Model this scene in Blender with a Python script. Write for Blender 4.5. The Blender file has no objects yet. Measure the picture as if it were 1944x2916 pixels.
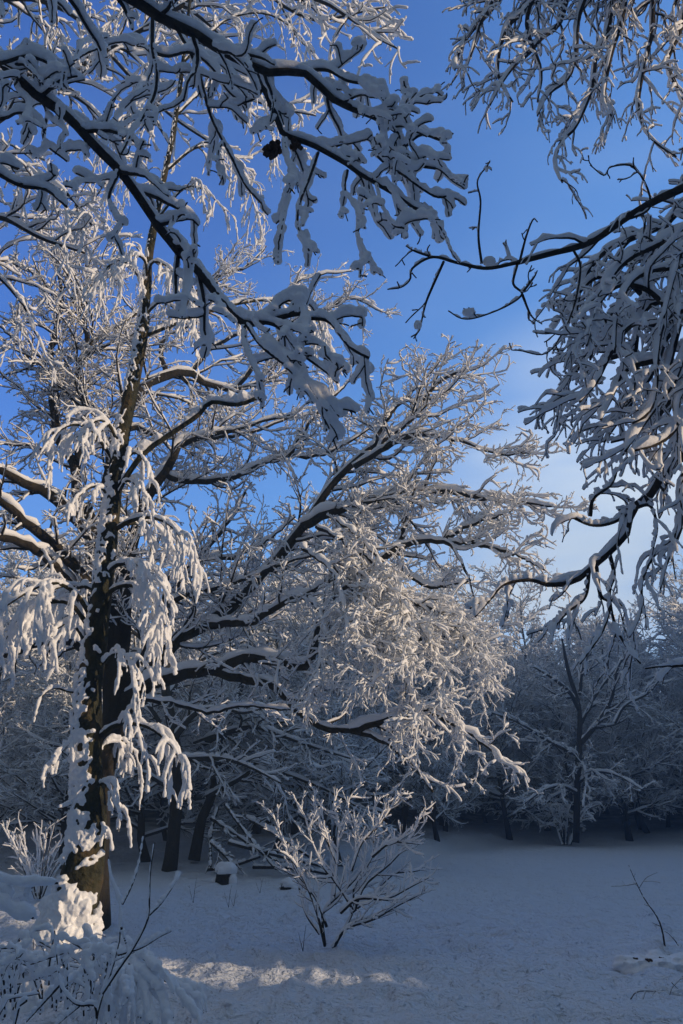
import bpy, math, random
import numpy as np
from mathutils import Vector, Euler

# ------------------------------------------------------------------ camera, sky, sun, exposure
SC = bpy.context.scene
COL = SC.collection
PITCH = math.radians(19.7)
EYE = 1.65
FPX = 2365.0            # focal length in photograph pixels (1944 x 2916)
cam_d = bpy.data.cameras.new("camera")
cam_d.sensor_fit = 'VERTICAL'
cam_d.sensor_height = 22.2
cam_d.lens = 22.2 * FPX / 2916.0
cam_d.clip_start = 0.05
cam_d.clip_end = 2000
cam = bpy.data.objects.new("camera", cam_d)
COL.objects.link(cam)
cam.location = (0, 0, EYE)
cam.rotation_euler = (math.radians(90) + PITCH, 0, 0)
SC.camera = cam

SUN_EL = math.radians(14.0)
SUN_XY = (0.953, -0.302)                       # towards the sun, in plan
sun_az = math.atan2(SUN_XY[0], SUN_XY[1])    # clockwise from +Y
world = bpy.data.worlds.new("World")
SC.world = world
world.use_nodes = True
nt = world.node_tree
nt.nodes.clear()
out = nt.nodes.new('ShaderNodeOutputWorld')
bg = nt.nodes.new('ShaderNodeBackground')
sky = nt.nodes.new('ShaderNodeTexSky')
sky.sky_type = 'NISHITA'
sky.sun_disc = False
sky.sun_elevation = SUN_EL
sky.sun_rotation = sun_az
sky.altitude = 300
sky.air_density = 1.0
sky.dust_density = 0.3
sky.ozone_density = 3.0
bg.inputs['Strength'].default_value = 0.15
tc = nt.nodes.new('ShaderNodeTexCoord')
# soft cloud bank low on the right of the view, thin veils above it
dotn = nt.nodes.new('ShaderNodeVectorMath'); dotn.operation = 'DOT_PRODUCT'
cdir = Vector((0.34, 0.90, 0.24)).normalized()
dotn.inputs[1].default_value = cdir
mp = nt.nodes.new('ShaderNodeMapping'); mp.inputs['Scale'].default_value = (1.6, 1.6, 5.0)
nz = nt.nodes.new('ShaderNodeTexNoise'); nz.inputs['Scale'].default_value = 1.5
nz.inputs['Detail'].default_value = 4; nz.inputs['Roughness'].default_value = 0.45
mr1 = nt.nodes.new('ShaderNodeMapRange'); mr1.interpolation_type = 'SMOOTHSTEP'
mr1.inputs['From Min'].default_value = 0.935; mr1.inputs['From Max'].default_value = 1.0
mr2 = nt.nodes.new('ShaderNodeMapRange'); mr2.interpolation_type = 'SMOOTHSTEP'
mr2.inputs['From Min'].default_value = 0.30; mr2.inputs['From Max'].default_value = 0.68
mul = nt.nodes.new('ShaderNodeMath'); mul.operation = 'MULTIPLY'
mr3 = nt.nodes.new('ShaderNodeMapRange'); mr3.interpolation_type = 'SMOOTHSTEP'
mr3.inputs['From Min'].default_value = 0.45; mr3.inputs['From Max'].default_value = 0.85
mr3.inputs['To Max'].default_value = 0.10
mxm = nt.nodes.new('ShaderNodeMath'); mxm.operation = 'MAXIMUM'
mix = nt.nodes.new('ShaderNodeMix'); mix.data_type = 'RGBA'
tint = nt.nodes.new('ShaderNodeMix'); tint.data_type = 'RGBA'; tint.blend_type = 'MULTIPLY'
tint.inputs[0].default_value = 1.0
tint.inputs[7].default_value = (0.76, 1.36, 1.95, 1)
L = nt.links.new
L(tc.outputs['Generated'], dotn.inputs[0]); L(tc.outputs['Generated'], mp.inputs['Vector'])
L(mp.outputs['Vector'], nz.inputs['Vector'])
L(dotn.outputs['Value'], mr1.inputs['Value']); L(nz.outputs['Fac'], mr2.inputs['Value'])
L(mr1.outputs['Result'], mul.inputs[0]); L(mr2.outputs['Result'], mul.inputs[1])
L(nz.outputs['Fac'], mr3.inputs['Value'])
L(mul.outputs[0], mxm.inputs[0]); L(mr3.outputs['Result'], mxm.inputs[1])
L(sky.outputs['Color'], tint.inputs[6])
L(tint.outputs[2], mix.inputs[6]); mix.inputs[7].default_value = (5.0, 5.6, 6.2, 1)
L(mxm.outputs[0], mix.inputs[0])
# unseen cloud added behind the camera to set the ambient light's tint and level
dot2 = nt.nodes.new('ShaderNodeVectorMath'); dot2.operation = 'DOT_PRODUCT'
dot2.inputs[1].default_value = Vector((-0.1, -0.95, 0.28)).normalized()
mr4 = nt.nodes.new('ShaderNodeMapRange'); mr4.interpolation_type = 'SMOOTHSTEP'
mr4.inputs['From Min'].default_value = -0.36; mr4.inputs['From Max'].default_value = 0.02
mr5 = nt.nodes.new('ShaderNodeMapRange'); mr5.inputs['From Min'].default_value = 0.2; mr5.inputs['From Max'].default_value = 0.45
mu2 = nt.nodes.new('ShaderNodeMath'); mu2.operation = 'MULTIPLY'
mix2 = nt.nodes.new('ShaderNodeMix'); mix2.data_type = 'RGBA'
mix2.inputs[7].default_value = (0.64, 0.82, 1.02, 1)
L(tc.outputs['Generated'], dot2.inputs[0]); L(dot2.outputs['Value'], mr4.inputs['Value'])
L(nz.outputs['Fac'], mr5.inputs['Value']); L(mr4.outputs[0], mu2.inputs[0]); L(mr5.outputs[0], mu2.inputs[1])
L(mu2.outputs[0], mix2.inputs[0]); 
# the sky deepens high up and away from the sun
dot3 = nt.nodes.new('ShaderNodeVectorMath'); dot3.operation = 'DOT_PRODUCT'
dot3.inputs[1].default_value = Vector((-0.50, 0.55, 0.80)).normalized()
mr6 = nt.nodes.new('ShaderNodeMapRange'); mr6.interpolation_type = 'SMOOTHSTEP'
mr6.inputs['From Min'].default_value = 0.66; mr6.inputs['From Max'].default_value = 1.0
deep = nt.nodes.new('ShaderNodeMix'); deep.data_type = 'RGBA'; deep.blend_type = 'MULTIPLY'
deep.inputs[7].default_value = (0.22, 0.42, 0.70, 1)
L(tc.outputs['Generated'], dot3.inputs[0]); L(dot3.outputs['Value'], mr6.inputs['Value']); L(mr6.outputs[0], deep.inputs[0])
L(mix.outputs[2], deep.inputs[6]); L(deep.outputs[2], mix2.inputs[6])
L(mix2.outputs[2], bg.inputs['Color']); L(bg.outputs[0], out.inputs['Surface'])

sun_d = bpy.data.lights.new("sun", 'SUN')
sun_d.energy = 5.0
sun_d.angle = math.radians(0.5)
sun_d.color = (1.0, 0.77, 0.53)
sun = bpy.data.objects.new("sun", sun_d)
COL.objects.link(sun)
S = Vector((SUN_XY[0] * math.cos(SUN_EL), SUN_XY[1] * math.cos(SUN_EL), math.sin(SUN_EL))).normalized()
sun.rotation_euler = S.to_track_quat('Z', 'Y').to_euler()
sun.location = (30, -30, 30)

SC.view_settings.view_transform = 'Standard'
SC.view_settings.look = 'None'
SC.view_settings.exposure = 0.52
SC.view_settings.gamma = 1.0
SC.render.film_transparent = False
SC.cycles.max_bounces = 9
SC.cycles.diffuse_bounces = 8
SC.cycles.glossy_bounces = 2
SC.cycles.transmission_bounces = 2

cp, sp = math.cos(PITCH), math.sin(PITCH)


def at(px, py, Y):
    """photograph pixel + distance ahead -> a point of the place"""
    a = (px - 972) / FPX
    b = -(py - 1458) / FPX
    fy = cp - b * sp
    fz = sp + b * cp
    k = Y / fy
    return np.array((a * k, Y, EYE + fz * k))


def to_px(P):
    d = P - np.array((0, 0, EYE))
    f = d[..., 1] * cp + d[..., 2] * sp
    u = -d[..., 1] * sp + d[..., 2] * cp
    f2 = np.where(f > 0.05, f, np.nan)
    return 972 + FPX * d[..., 0] / f2, 1458 - FPX * u / f2


# ------------------------------------------------------------------ materials
def mat(name, base, rough=0.8, noise=None, bump=None, spec=0.3, sss=0.0):
    m = bpy.data.materials.new(name); m.use_nodes = True
    n = m.node_tree; b = n.nodes['Principled BSDF']
    b.inputs['Base Color'].default_value = (*base, 1)
    b.inputs['Roughness'].default_value = rough
    b.inputs['Specular IOR Level'].default_value = spec
    if sss:
        b.inputs['Subsurface Weight'].default_value = sss
        b.inputs['Subsurface Radius'].default_value = (0.05, 0.05, 0.05)
        b.inputs['Subsurface Scale'].default_value = 0.4
    t = n.nodes.new('ShaderNodeTexCoord')
    if noise:
        nn = n.nodes.new('ShaderNodeTexNoise'); nn.inputs['Scale'].default_value = noise[0]
        nn.inputs['Detail'].default_value = 6; nn.inputs['Roughness'].default_value = 0.65
        r = n.nodes.new('ShaderNodeValToRGB')
        els = noise[1]
        r.color_ramp.elements[0].position = els[0][0]; r.color_ramp.elements[0].color = (*els[0][1], 1)
        r.color_ramp.elements[1].position = els[-1][0]; r.color_ramp.elements[1].color = (*els[-1][1], 1)
        for p, c in els[1:-1]:
            e = r.color_ramp.elements.new(p); e.color = (*c, 1)
        mm = n.nodes.new('ShaderNodeMapping')
        mm.inputs['Scale'].default_value = noise[2] if len(noise) > 2 else (1, 1, 1)
        n.links.new(t.outputs['Object'], mm.inputs[0]); n.links.new(mm.outputs[0], nn.inputs['Vector'])
        n.links.new(nn.outputs['Fac'], r.inputs[0]); n.links.new(r.outputs[0], b.inputs['Base Color'])
    last = None
    for (sc, st, dist) in (bump or ()):
        nb = n.nodes.new('ShaderNodeTexNoise'); nb.inputs['Scale'].default_value = sc
        nb.inputs['Detail'].default_value = 4
        bp = n.nodes.new('ShaderNodeBump'); bp.inputs['Strength'].default_value = st
        bp.inputs['Distance'].default_value = dist
        n.links.new(t.outputs['Object'], nb.inputs['Vector'])
        n.links.new(nb.outputs['Fac'], bp.inputs['Height'])
        if last: n.links.new(last.outputs[0], bp.inputs['Normal'])
        last = bp
    if last: n.links.new(last.outputs[0], b.inputs['Normal'])
    return m


SNOW = mat('snow', (0.92, 0.93, 0.945), 0.75, bump=((45, 0.45, 0.012), (160, .4, .004)), spec=0.2)
SNOW_FAR = mat('snow_far', (0.90, 0.92, 0.94), 0.8, spec=0.1)
SNOW_G = mat('ground_snow', (0.80, 0.83, 0.87), 0.75,
             bump=((1.3, 0.6, 0.5), (5, 0.9, 0.14), (16, .9, 0.06), (45, 0.8, 0.02)), spec=0.2)
BARK = mat('dark_bark', (0.04, 0.035, 0.03), 0.9,
           noise=(14, [(0.3, (0.014, 0.013, 0.012)), (0.6, (0.045, 0.038, 0.03)), (0.8, (0.09, 0.08, 0.06))]),
           bump=((30, 0.8, 0.02),))
OAKBARK = mat('oak_bark', (0.05, 0.04, 0.03), 0.9,
              noise=(7, [(0.3, (0.012, 0.011, 0.009)), (0.6, (0.036, 0.030, 0.021)), (0.8, (0.08, 0.065, 0.042))], (1, 1, .35)),
              bump=((22, 0.9, 0.03),))
BIRCHBARK = mat('birch_bark', (0.1, 0.09, 0.06), 0.85,
                noise=(5, [(0.38, (0.012, 0.014, 0.010)), (0.52, (0.045, 0.045, 0.026)), (0.64, (0.09, 0.066, 0.034)),
                           (0.76, (0.24, 0.15, 0.07))], (1, 1, .5)),
                bump=((16, 1.0, 0.05), (60, .6, .01)))
FARBARK = mat('wood_bark', (0.03, 0.028, 0.027), 0.95)
LEAF = mat('dry_leaf', (0.06, 0.035, 0.02), 0.9, bump=((40, 0.8, 0.02),))


def painted_wood_shade(m):  # darkens raised ground: wood shade painted in, bounce off added hills reduced
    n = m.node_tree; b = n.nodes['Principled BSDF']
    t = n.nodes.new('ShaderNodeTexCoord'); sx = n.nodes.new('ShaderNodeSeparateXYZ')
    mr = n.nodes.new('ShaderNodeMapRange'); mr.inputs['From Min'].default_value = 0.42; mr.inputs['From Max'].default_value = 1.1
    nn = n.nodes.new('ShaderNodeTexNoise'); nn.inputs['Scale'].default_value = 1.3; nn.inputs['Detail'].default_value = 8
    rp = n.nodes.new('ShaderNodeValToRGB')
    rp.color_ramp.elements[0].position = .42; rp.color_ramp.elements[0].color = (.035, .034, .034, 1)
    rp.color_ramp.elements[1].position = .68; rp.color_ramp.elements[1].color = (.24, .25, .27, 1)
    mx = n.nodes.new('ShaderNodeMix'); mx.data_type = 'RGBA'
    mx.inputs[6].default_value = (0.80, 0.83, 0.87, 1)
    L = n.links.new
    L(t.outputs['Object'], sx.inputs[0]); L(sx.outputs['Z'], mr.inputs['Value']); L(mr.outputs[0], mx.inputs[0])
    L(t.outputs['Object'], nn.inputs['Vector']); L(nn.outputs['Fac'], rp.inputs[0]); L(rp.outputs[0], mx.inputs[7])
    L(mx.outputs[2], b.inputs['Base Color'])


painted_wood_shade(SNOW_G)


# ------------------------------------------------------------------ object helpers
def tag(o, label=None, cat=None, group=None, kind=None):
    if label: o['label'] = label
    if cat: o['category'] = cat
    if group: o['group'] = group
    if kind: o['kind'] = kind
    return o


def empty(name, loc, label=None, cat=None, group=None):
    o = bpy.data.objects.new(name, None)
    o.location = loc; o.empty_display_size = 0.3
    COL.objects.link(o)
    return tag(o, label, cat, group)


def link_mesh(name, V, F, m, parent=None, smooth=True, origin=None):
    """V (n,3) array; F list of int arrays (m,k)"""
    me = bpy.data.meshes.new(name)
    V = np.asarray(V, dtype=np.float32)
    org = np.zeros(3)
    if parent is not None:
        p = parent
        while p is not None:
            org += np.array(p.location); p = p.parent
        V = V - org.astype(np.float32)
    elif origin is not None:
        V = V - np.asarray(origin, dtype=np.float32)
    me.vertices.add(len(V)); me.vertices.foreach_set('co', V.ravel())
    li = np.concatenate([f.ravel() for f in F]).astype(np.int32)
    sz = np.concatenate([np.full(len(f), f.shape[1]) for f in F]).astype(np.int32)
    me.loops.add(len(li)); me.loops.foreach_set('vertex_index', li)
    me.polygons.add(len(sz))
    me.polygons.foreach_set('loop_start', np.concatenate([[0], np.cumsum(sz)[:-1]]).astype(np.int32))
    me.polygons.foreach_set('loop_total', sz)
    me.polygons.foreach_set('use_smooth', np.full(len(sz), smooth))
    me.update(calc_edges=True); me.validate()
    me.materials.append(m)
    o = bpy.data.objects.new(name, me)
    COL.objects.link(o)
    if parent is not None: o.parent = parent
    elif origin is not None: o.location = origin
    return o


def norm(v):
    return v / np.maximum(np.linalg.norm(v, axis=-1, keepdims=True), 1e-9)


def tangents(P):
    T = np.empty_like(P)
    T[:, 1:-1] = P[:, 2:] - P[:, :-2]
    T[:, 0] = P[:, 1] - P[:, 0]; T[:, -1] = P[:, -1] - P[:, -2]
    return norm(T)


def resample(P, us):
    K = P.shape[1]
    x = np.asarray(us) * (K - 1)
    i = np.clip(np.floor(x).astype(int), 0, K - 2)
    f = (x - i)
    if P.ndim == 3: f = f[None, :, None]
    else: f = f[None, :]
    return P[:, i] * (1 - f) + P[:, i + 1] * f


def tubes(P, R, S, squash=None):
    """(N,K,3),(N,K) -> verts, quads, caps"""
    N, K = P.shape[:2]
    T = tangents(P)
    d = norm(P[:, -1] - P[:, 0])
    ref = np.cross(d, np.array((0, 0, 1.0)))
    bad = np.linalg.norm(ref, axis=1) < 0.15
    ref[bad] = (1, 0.2, 0)
    ref = norm(ref)[:, None, :]
    A = norm(ref - np.sum(ref * T, -1, keepdims=True) * T)
    B = np.cross(A, T)
    th = np.arange(S) * 2 * np.pi / S
    c = np.cos(th)[None, None, :, None]; s = np.sin(th)[None, None, :, None]
    V = P[:, :, None, :] + R[:, :, None, None] * (A[:, :, None, :] * c + B[:, :, None, :] * s * (squash or 1.0))
    base = (np.arange(N) * K * S)[:, None, None]
    k = (np.arange(K - 1) * S)[None, :, None]
    j = np.arange(S)[None, None, :]; j2 = (np.arange(S)[None, None, :] + 1) % S
    q = np.stack([base + k + j, base + k + j2, base + k + S + j2, base + k + S + j], -1).reshape(-1, 4)
    b0 = (np.arange(N) * K * S)[:, None]
    cap0 = b0 + np.arange(S)[None, ::-1]
    cap1 = b0 + (K - 1) * S + np.arange(S)[None, :]
    return V.reshape(-1, 3), q, np.concatenate([cap0, cap1])


def join(parts):
    Vs, Fs, n = [], {}, 0
    for V, q, c in parts:
        Vs.append(V)
        for f in (q, c):
            Fs.setdefault(f.shape[1], []).append(f + n)
        n += len(V)
    return np.concatenate(Vs), [np.concatenate(f) for f in Fs.values()]


def in_view(P, mx=350, my=350):
    mid = P[:, P.shape[1] // 2]
    u, v = to_px(mid)
    return (u > -mx) & (u < 1944 + mx) & (v > -my) & (v < 2916 + my)


class Lump:
    pass


def spline(pts, K):
    """Catmull-Rom through rows of pts (any columns)"""
    p = np.asarray(pts, float)
    p = np.vstack([2 * p[0] - p[1], p, 2 * p[-1] - p[-2]])
    n = len(p) - 3
    L_ = np.linalg.norm(np.diff(p[1:-1, :3], axis=0), axis=1)
    cum = np.concatenate([[0], np.cumsum(L_)]) / L_.sum()
    o = []
    for u in np.linspace(0, 1, K):
        i = min(max(np.searchsorted(cum, u) - 1, 0), n - 1)
        t = (u - cum[i]) / max(cum[i + 1] - cum[i], 1e-9)
        a, b, c, d = p[i:i + 4]
        o.append(0.5 * ((2 * b) + (-a + c) * t + (2 * a - 5 * b + 4 * c - d) * t * t + (-a + 3 * b - 3 * c + d) * t ** 3))
    return np.array(o)


def grow(rng, P, R, dens, tr=(0.15, 0.98), ang=(30, 65), lr=0.45, lmin=0.05, lmax=9, K=6, wig=0.2,
         trop=(0, 0, 0), rr=0.6, tip=0.25, shrink=0.6, nmin=1, flat=0.0, cull=False, fixedlen=None, rcap=9.0):
    seg = np.linalg.norm(np.diff(P, axis=1), axis=2).sum(1)
    cnt = np.maximum(nmin, np.floor(seg * (tr[1] - tr[0]) * dens + rng.random(len(seg)))).astype(int)
    idx = np.repeat(np.arange(len(P)), cnt)
    k = np.concatenate([np.arange(c) for c in cnt]) if len(cnt) else np.zeros(0)
    t = tr[0] + (tr[1] - tr[0]) * (k + rng.random(len(k))) / cnt[idx]
    K0 = P.shape[1]
    x = t * (K0 - 1); i = np.clip(np.floor(x).astype(int), 0, K0 - 2); f = x - i
    b = P[idx, i] * (1 - f[:, None]) + P[idx, i + 1] * f[:, None]
    r = R[idx, i] * (1 - f) + R[idx, i + 1] * f
    tan = norm(P[idx, i + 1] - P[idx, i])
    rnd = rng.normal(size=(len(idx), 3))
    rnd[:, 2] *= (1 - flat)
    perp = norm(rnd - np.sum(rnd * tan, 1, keepdims=True) * tan)
    # alternate sides
    a = np.radians(rng.uniform(ang[0], ang[1], len(idx)))[:, None]
    d = np.cos(a) * tan + np.sin(a) * perp
    if fixedlen is None:
        Lc = seg[idx] * lr * (1 - shrink * (t - tr[0]) / (tr[1] - tr[0])) * rng.uniform(0.6, 1.25, len(idx))
    else:
        Lc = rng.uniform(fixedlen[0], fixedlen[1], len(idx)) * (1 - shrink * (t - tr[0]) / (tr[1] - tr[0]))
    Lc = np.clip(Lc, lmin, lmax)
    st = (Lc / (K - 1))[:, None]
    Pn = np.empty((len(idx), K, 3)); Pn[:, 0] = b
    tv = np.asarray(trop, float)
    for s in range(1, K):
        Pn[:, s] = Pn[:, s - 1] + d * st
        d = norm(d + wig * rng.normal(size=d.shape) + tv * (1.0 / (K - 1)) * 2)
    r0 = np.minimum(r * rr, rcap)
    Rn = r0[:, None] * np.linspace(1, tip, K)[None, :]
    if cull:
        m = in_view(Pn)
        Pn, Rn = Pn[m], Rn[m]
    return Pn, Rn


US_BIG = lambda n: np.concatenate([np.linspace(0, 0.955, n), [0.985, 1.0]])


def snow_of(rng, P, R, s0, S=6, n=8, lump=0.3, gap=0.0, k_r=0.6, lift=0.8, wind=(-0.5, 0.1, 0), coat=0.35, squash=.9):
    """snow lying along the top of every branch: a lumpy tube lifted off the branch's upper side"""
    if len(P) == 0: return None
    us = US_BIG(n)
    Q = resample(P, us); Rb = resample(R, us)
    T = tangents(Q)
    hz = np.sqrt(np.clip(1 - T[..., 2] ** 2, 0, 1))
    up = np.array((0, 0, 1.0)) + np.array(wind) * 0
    upp = up - np.sum(up * T, -1, keepdims=True) * T
    w = np.asarray(wind, float)
    wp = w - np.sum(w * T, -1, keepdims=True) * T
    upp = upp + wp * (1 - hz[..., None])
    rs = s0 * (coat + (1 - coat) * hz) + k_r * Rb * (0.35 + 0.65 * hz)
    nz_ = rng.normal(size=rs.shape) * lump
    nz_ = (nz_ + np.roll(nz_, 1, axis=1)) * 0.7
    rs = rs * np.clip(1 + nz_, 0.45, 1.8)
    rs *= rng.uniform(0.75, 1.2, (len(P), 1))
    if gap > 0:
        g = rng.random(rs.shape) < gap
        rs = np.where(g, rs * 0.35, rs)
    prof = np.ones(len(us)); prof[-2] = 0.72; prof[-1] = 0.12
    rs = rs * prof
    rs0 = np.maximum(rs[:, :1], 0)
    C = Q + upp * (Rb * k_r + rs * lift)[..., None]
    return tubes(C, rs, S, squash=squash)


def bark_of(P, R, S):
    return tubes(P, np.maximum(R, 0.0012), S)


def add_remesh(o, vox, sm=2, it=1.0):
    m = o.modifiers.new('merge', 'REMESH'); m.mode = 'VOXEL'; m.voxel_size = vox; m.use_smooth_shade = True
    m2 = o.modifiers.new('soften', 'SMOOTH'); m2.factor = 0.5; m2.iterations = sm
    t = bpy.data.textures.get('crumble') or bpy.data.textures.new('crumble', 'CLOUDS')
    t.noise_scale = 0.035; t.noise_depth = 3
    m3 = o.modifiers.new('crumble', 'DISPLACE'); m3.texture = t; m3.strength = vox * 1.5; m3.mid_level = 0.5; m3.texture_coords = 'LOCAL'


# ------------------------------------------------------------------ ground
def vnoise(x, y, seed=0):
    xi = np.floor(x).astype(np.int64); yi = np.floor(y).astype(np.int64)
    fx = x - xi; fy = y - yi
    fx = fx * fx * (3 - 2 * fx); fy = fy * fy * (3 - 2 * fy)
    def h(a, b):
        n = (a * 374761393 + b * 668265263 + seed * 1442695) & 0x7fffffff
        n = ((n ^ (n >> 13)) * 1274126177) & 0x7fffffff
        return ((n ^ (n >> 16)) & 0xffff) / 65535.0
    return (h(xi, yi) * (1 - fx) + h(xi + 1, yi) * fx) * (1 - fy) + (h(xi, yi + 1) * (1 - fx) + h(xi + 1, yi + 1) * fx) * fy


def smooth(a, b, x):
    t = np.clip((x - a) / (b - a), 0, 1)
    return t * t * (3 - 2 * t)


def edge_y(x):
    return 25 + 21 * smooth(-1, 10, x)


def gh(x, y):
    x = np.asarray(x, float); y = np.asarray(y, float)
    r = np.hypot(x, y)
    z = 0.16 * (vnoise(x * .23, y * .23, 1) - .5) + 0.07 * (vnoise(x * .9, y * .9, 2) - .5)
    # wooded bank behind the clearing
    e = edge_y(x)
    z = z + 9.0 * smooth(e + 2, e + 60, y) + 0.5 * smooth(e - 1, e + 5, y)
    # unseen hill added on the right, crest shaped to cast the clearing's shade
    xr = smooth(17, 33, x - 0.28 * np.maximum(y - 35, 0))
    H = 8.1 + 1.0 * (1 - smooth(-1.5, -1.0, y)) + 2.4 * (1 - smooth(-5, -3.4, y)) + 1.7 * smooth(.1, 1.4, y) + 2.2 * smooth(4.5, 7, y) + 4.0 * smooth(5, 16, y) + 1.0 * (vnoise(y * .45, x * .05, 5) - .5)  # crest heights and dip set where shade and the sunlit strip fall
    H = H + 12 * (1 - smooth(-22, -10, y))
    z = z + xr * H * (1 - smooth(70, 110, x))
    # and an unseen rise added behind the camera and left to dim ambient light
    z = z + 20 * smooth(14, 34, -y - .25 * np.maximum(x, 0)) * (1 - xr) + 20 * smooth(16, 36, -x - 0.28 * np.maximum(y - 25, 0)) * (1 - smooth(14, 34, -y))
    return z


def ground():
    na, nr = 420, 330
    ang = np.linspace(0, 2 * np.pi, na, endpoint=False)
    # finer in front of the camera
    ang = ang + 0.0
    w = np.linspace(0, 1, na, endpoint=False)
    front = np.radians(90)
    ang = front + np.sign(w - .5) * np.pi * np.abs(2 * w - 1) ** 2.0
    rad = 0.4 * (135 / 0.4) ** (np.linspace(0, 1, nr) ** 0.85)
    A, Rr = np.meshgrid(ang, rad)
    X = Rr * np.cos(A); Y = Rr * np.sin(A)
    Z = gh(X, Y)
    near = 1 - smooth(14, 40, Rr)
    tr = np.abs(vnoise(X * 2.6, Y * 2.6, 7) - .5) * 2
    Z = Z + near * (0.10 * (vnoise(X * 3.1 + 4, Y * 4.1, 3) - .5) + 0.075 * (vnoise(X * 7, Y * 8, 4) - .5) - 0.05 * (1 - tr) ** 3
                    + 0.018 * (vnoise(X * 17, Y * 17, 8) - .5) - 0.05 * smooth(.74, .95, vnoise(X * 4.7, Y * 4.7, 12)) + 0.04 * smooth(.8, .97, vnoise(X * 6.1, Y * 6.1, 13)))
    # mounds of buried brush by the tree foot
    for (cx, cy, rx, ry, h) in MOUNDS:
        g = np.exp(-(((X - cx) / rx) ** 2 + ((Y - cy) / ry) ** 2))
        Z = Z + h * g
    V = np.stack([X, Y, Z], -1).reshape(-1, 3)
    V = np.vstack([V, [[0, 0, float(Z[0].mean())]]])
    i = np.arange(nr - 1)[:, None] * na; j = np.arange(na)[None, :]; j2 = (j + 1) % na
    q = np.stack([i + j, i + j2, i + na + j2, i + na + j], -1).reshape(-1, 4)
    c = len(V) - 1
    tri = np.stack([np.full(na, c), (np.arange(na) + 1) % na, np.arange(na)], -1)
    q = q[:, ::-1]
    tri = tri[:, ::-1]
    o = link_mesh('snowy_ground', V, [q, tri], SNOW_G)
    # face up
    tag(o, kind='structure')
    return o


def P3(px, py, Y=None, z=None):
    """point on the ground under a pixel"""
    a = (px - 972) / FPX; b = -(py - 1458) / FPX
    fy = cp - b * sp; fz = sp + b * cp
    k = EYE / -fz
    for _ in range(6):
        x, y = a * k, fy * k
        k = (EYE - float(gh(x, y))) / -fz
    return np.array((a * k, fy * k, float(gh(a * k, fy * k))))


MOUNDS = []
for px, py, rx, ry, h in ((60, 2640, .5, .4, .16), (330, 2760, .55, .4, .20), (1800, 2730, .35, .2, .10), (1900, 2700, .3, .2, .10),
                          (430, 2860, .5, .3, .16), (200, 2900, .5, .3, .12)):
    g_ = P3(px, py); MOUNDS.append((g_[0], g_[1], rx, ry, h))
ground()


# ------------------------------------------------------------------ hero tree builder
def trace(pts, Ydef, K=18, jit=0.0, rng=None):
    """rows: px, py, R [, Y]  -> (1,K,3), (1,K)"""
    rows = []
    for p in pts:
        Y = p[3] if len(p) > 3 else Ydef
        q = at(p[0], p[1], Y)
        rows.append((*q, p[2]))
    s = spline(rows, K)
    P = s[:, :3]
    if jit and rng is not None:
        n = rng.normal(size=P.shape) * jit; n[0] = 0
        P = P + n
    return P[None], np.maximum(s[:, 3], 0.002)[None]


def rooted(rows, trunk):
    """carry a limb that enters from outside the frame back to its trunk (trunk: n x 4 spline, x y z r)"""
    p = rows[0]
    if 0 <= p[0] <= 1944 and p[1] >= 0: return rows
    q = at(p[0], p[1], p[3])
    hd = np.hypot(trunk[:, 0] - q[0], trunk[:, 1] - q[1])
    i = int(np.argmin(np.abs(trunk[:, 2] - np.clip(q[2] - .28 * hd, 1.6, trunk[-3, 2]))))
    t = trunk[i, :3]
    out_ = []
    r1 = min(max(p[2] * 1.5, p[2] + .006), trunk[i, 3] * .7)
    for f in (0.0, .35, .7):
        c = t * (1 - f) + q * f + np.array((0, 0, .18 * math.sin(f * math.pi)))
        u, v = to_px(c)
        out_.append((float(u), float(v), r1 * (1 - f) + p[2] * f, float(c[1])))
    return out_ + list(rows)


def lim(pts, Y0, Y1, r0, r1):
    """limb traced as (px,py) with depth and radius running from first to last"""
    n = len(pts)
    return [(p[0], p[1], r0 + (r1 - r0) * i / (n - 1), Y0 + (Y1 - Y0) * i / (n - 1)) for i, p in enumerate(pts)]


def build_limb(rng, root, rows, levels, snow, bark, S0=8, K0=22, jit=0, name='limb', snow0=None, vox=None, label=None, cull=True, rmin=.0022):
    P, R = trace(rows, 10, K0, jit, rng)
    batches = [(P, R, S0)]
    cur = (P, R)
    sn = []
    sp0 = dict(snow); sp0.update(snow0 or {})
    sn.append(snow_of(rng, P, R, S=sp0.pop('S', 8), n=int(sp0.pop('n', 40)), **sp0))
    for li, lv in enumerate(levels):
        lv = dict(lv); S = lv.pop('S', 4); sS = lv.pop('sS', 5); sn_n = lv.pop('sn', 5); s0 = lv.pop('s0', None)
        nxt = grow(rng, cur[0], cur[1], cull=cull, **lv)
        if len(nxt[0]) == 0: break
        batches.append((nxt[0], nxt[1], S))
        sd = dict(snow)
        if s0: sd['s0'] = s0
        sd.pop('S', 0); sd.pop('n', 0)
        x = snow_of(rng, nxt[0], nxt[1], S=sS, n=sn_n, **sd)
        if x is not None: sn.append(x)
        cur = nxt
    V, F = join([bark_of(b[0], np.maximum(b[1], rmin), b[2]) for b in batches])
    lo = link_mesh(name, V, F, bark, root)
    V, F = join(sn)
    so = link_mesh('snow', V, F, SNOW, lo)
    if vox: add_remesh(so, vox)
    return lo


TOTAL = {}
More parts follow.
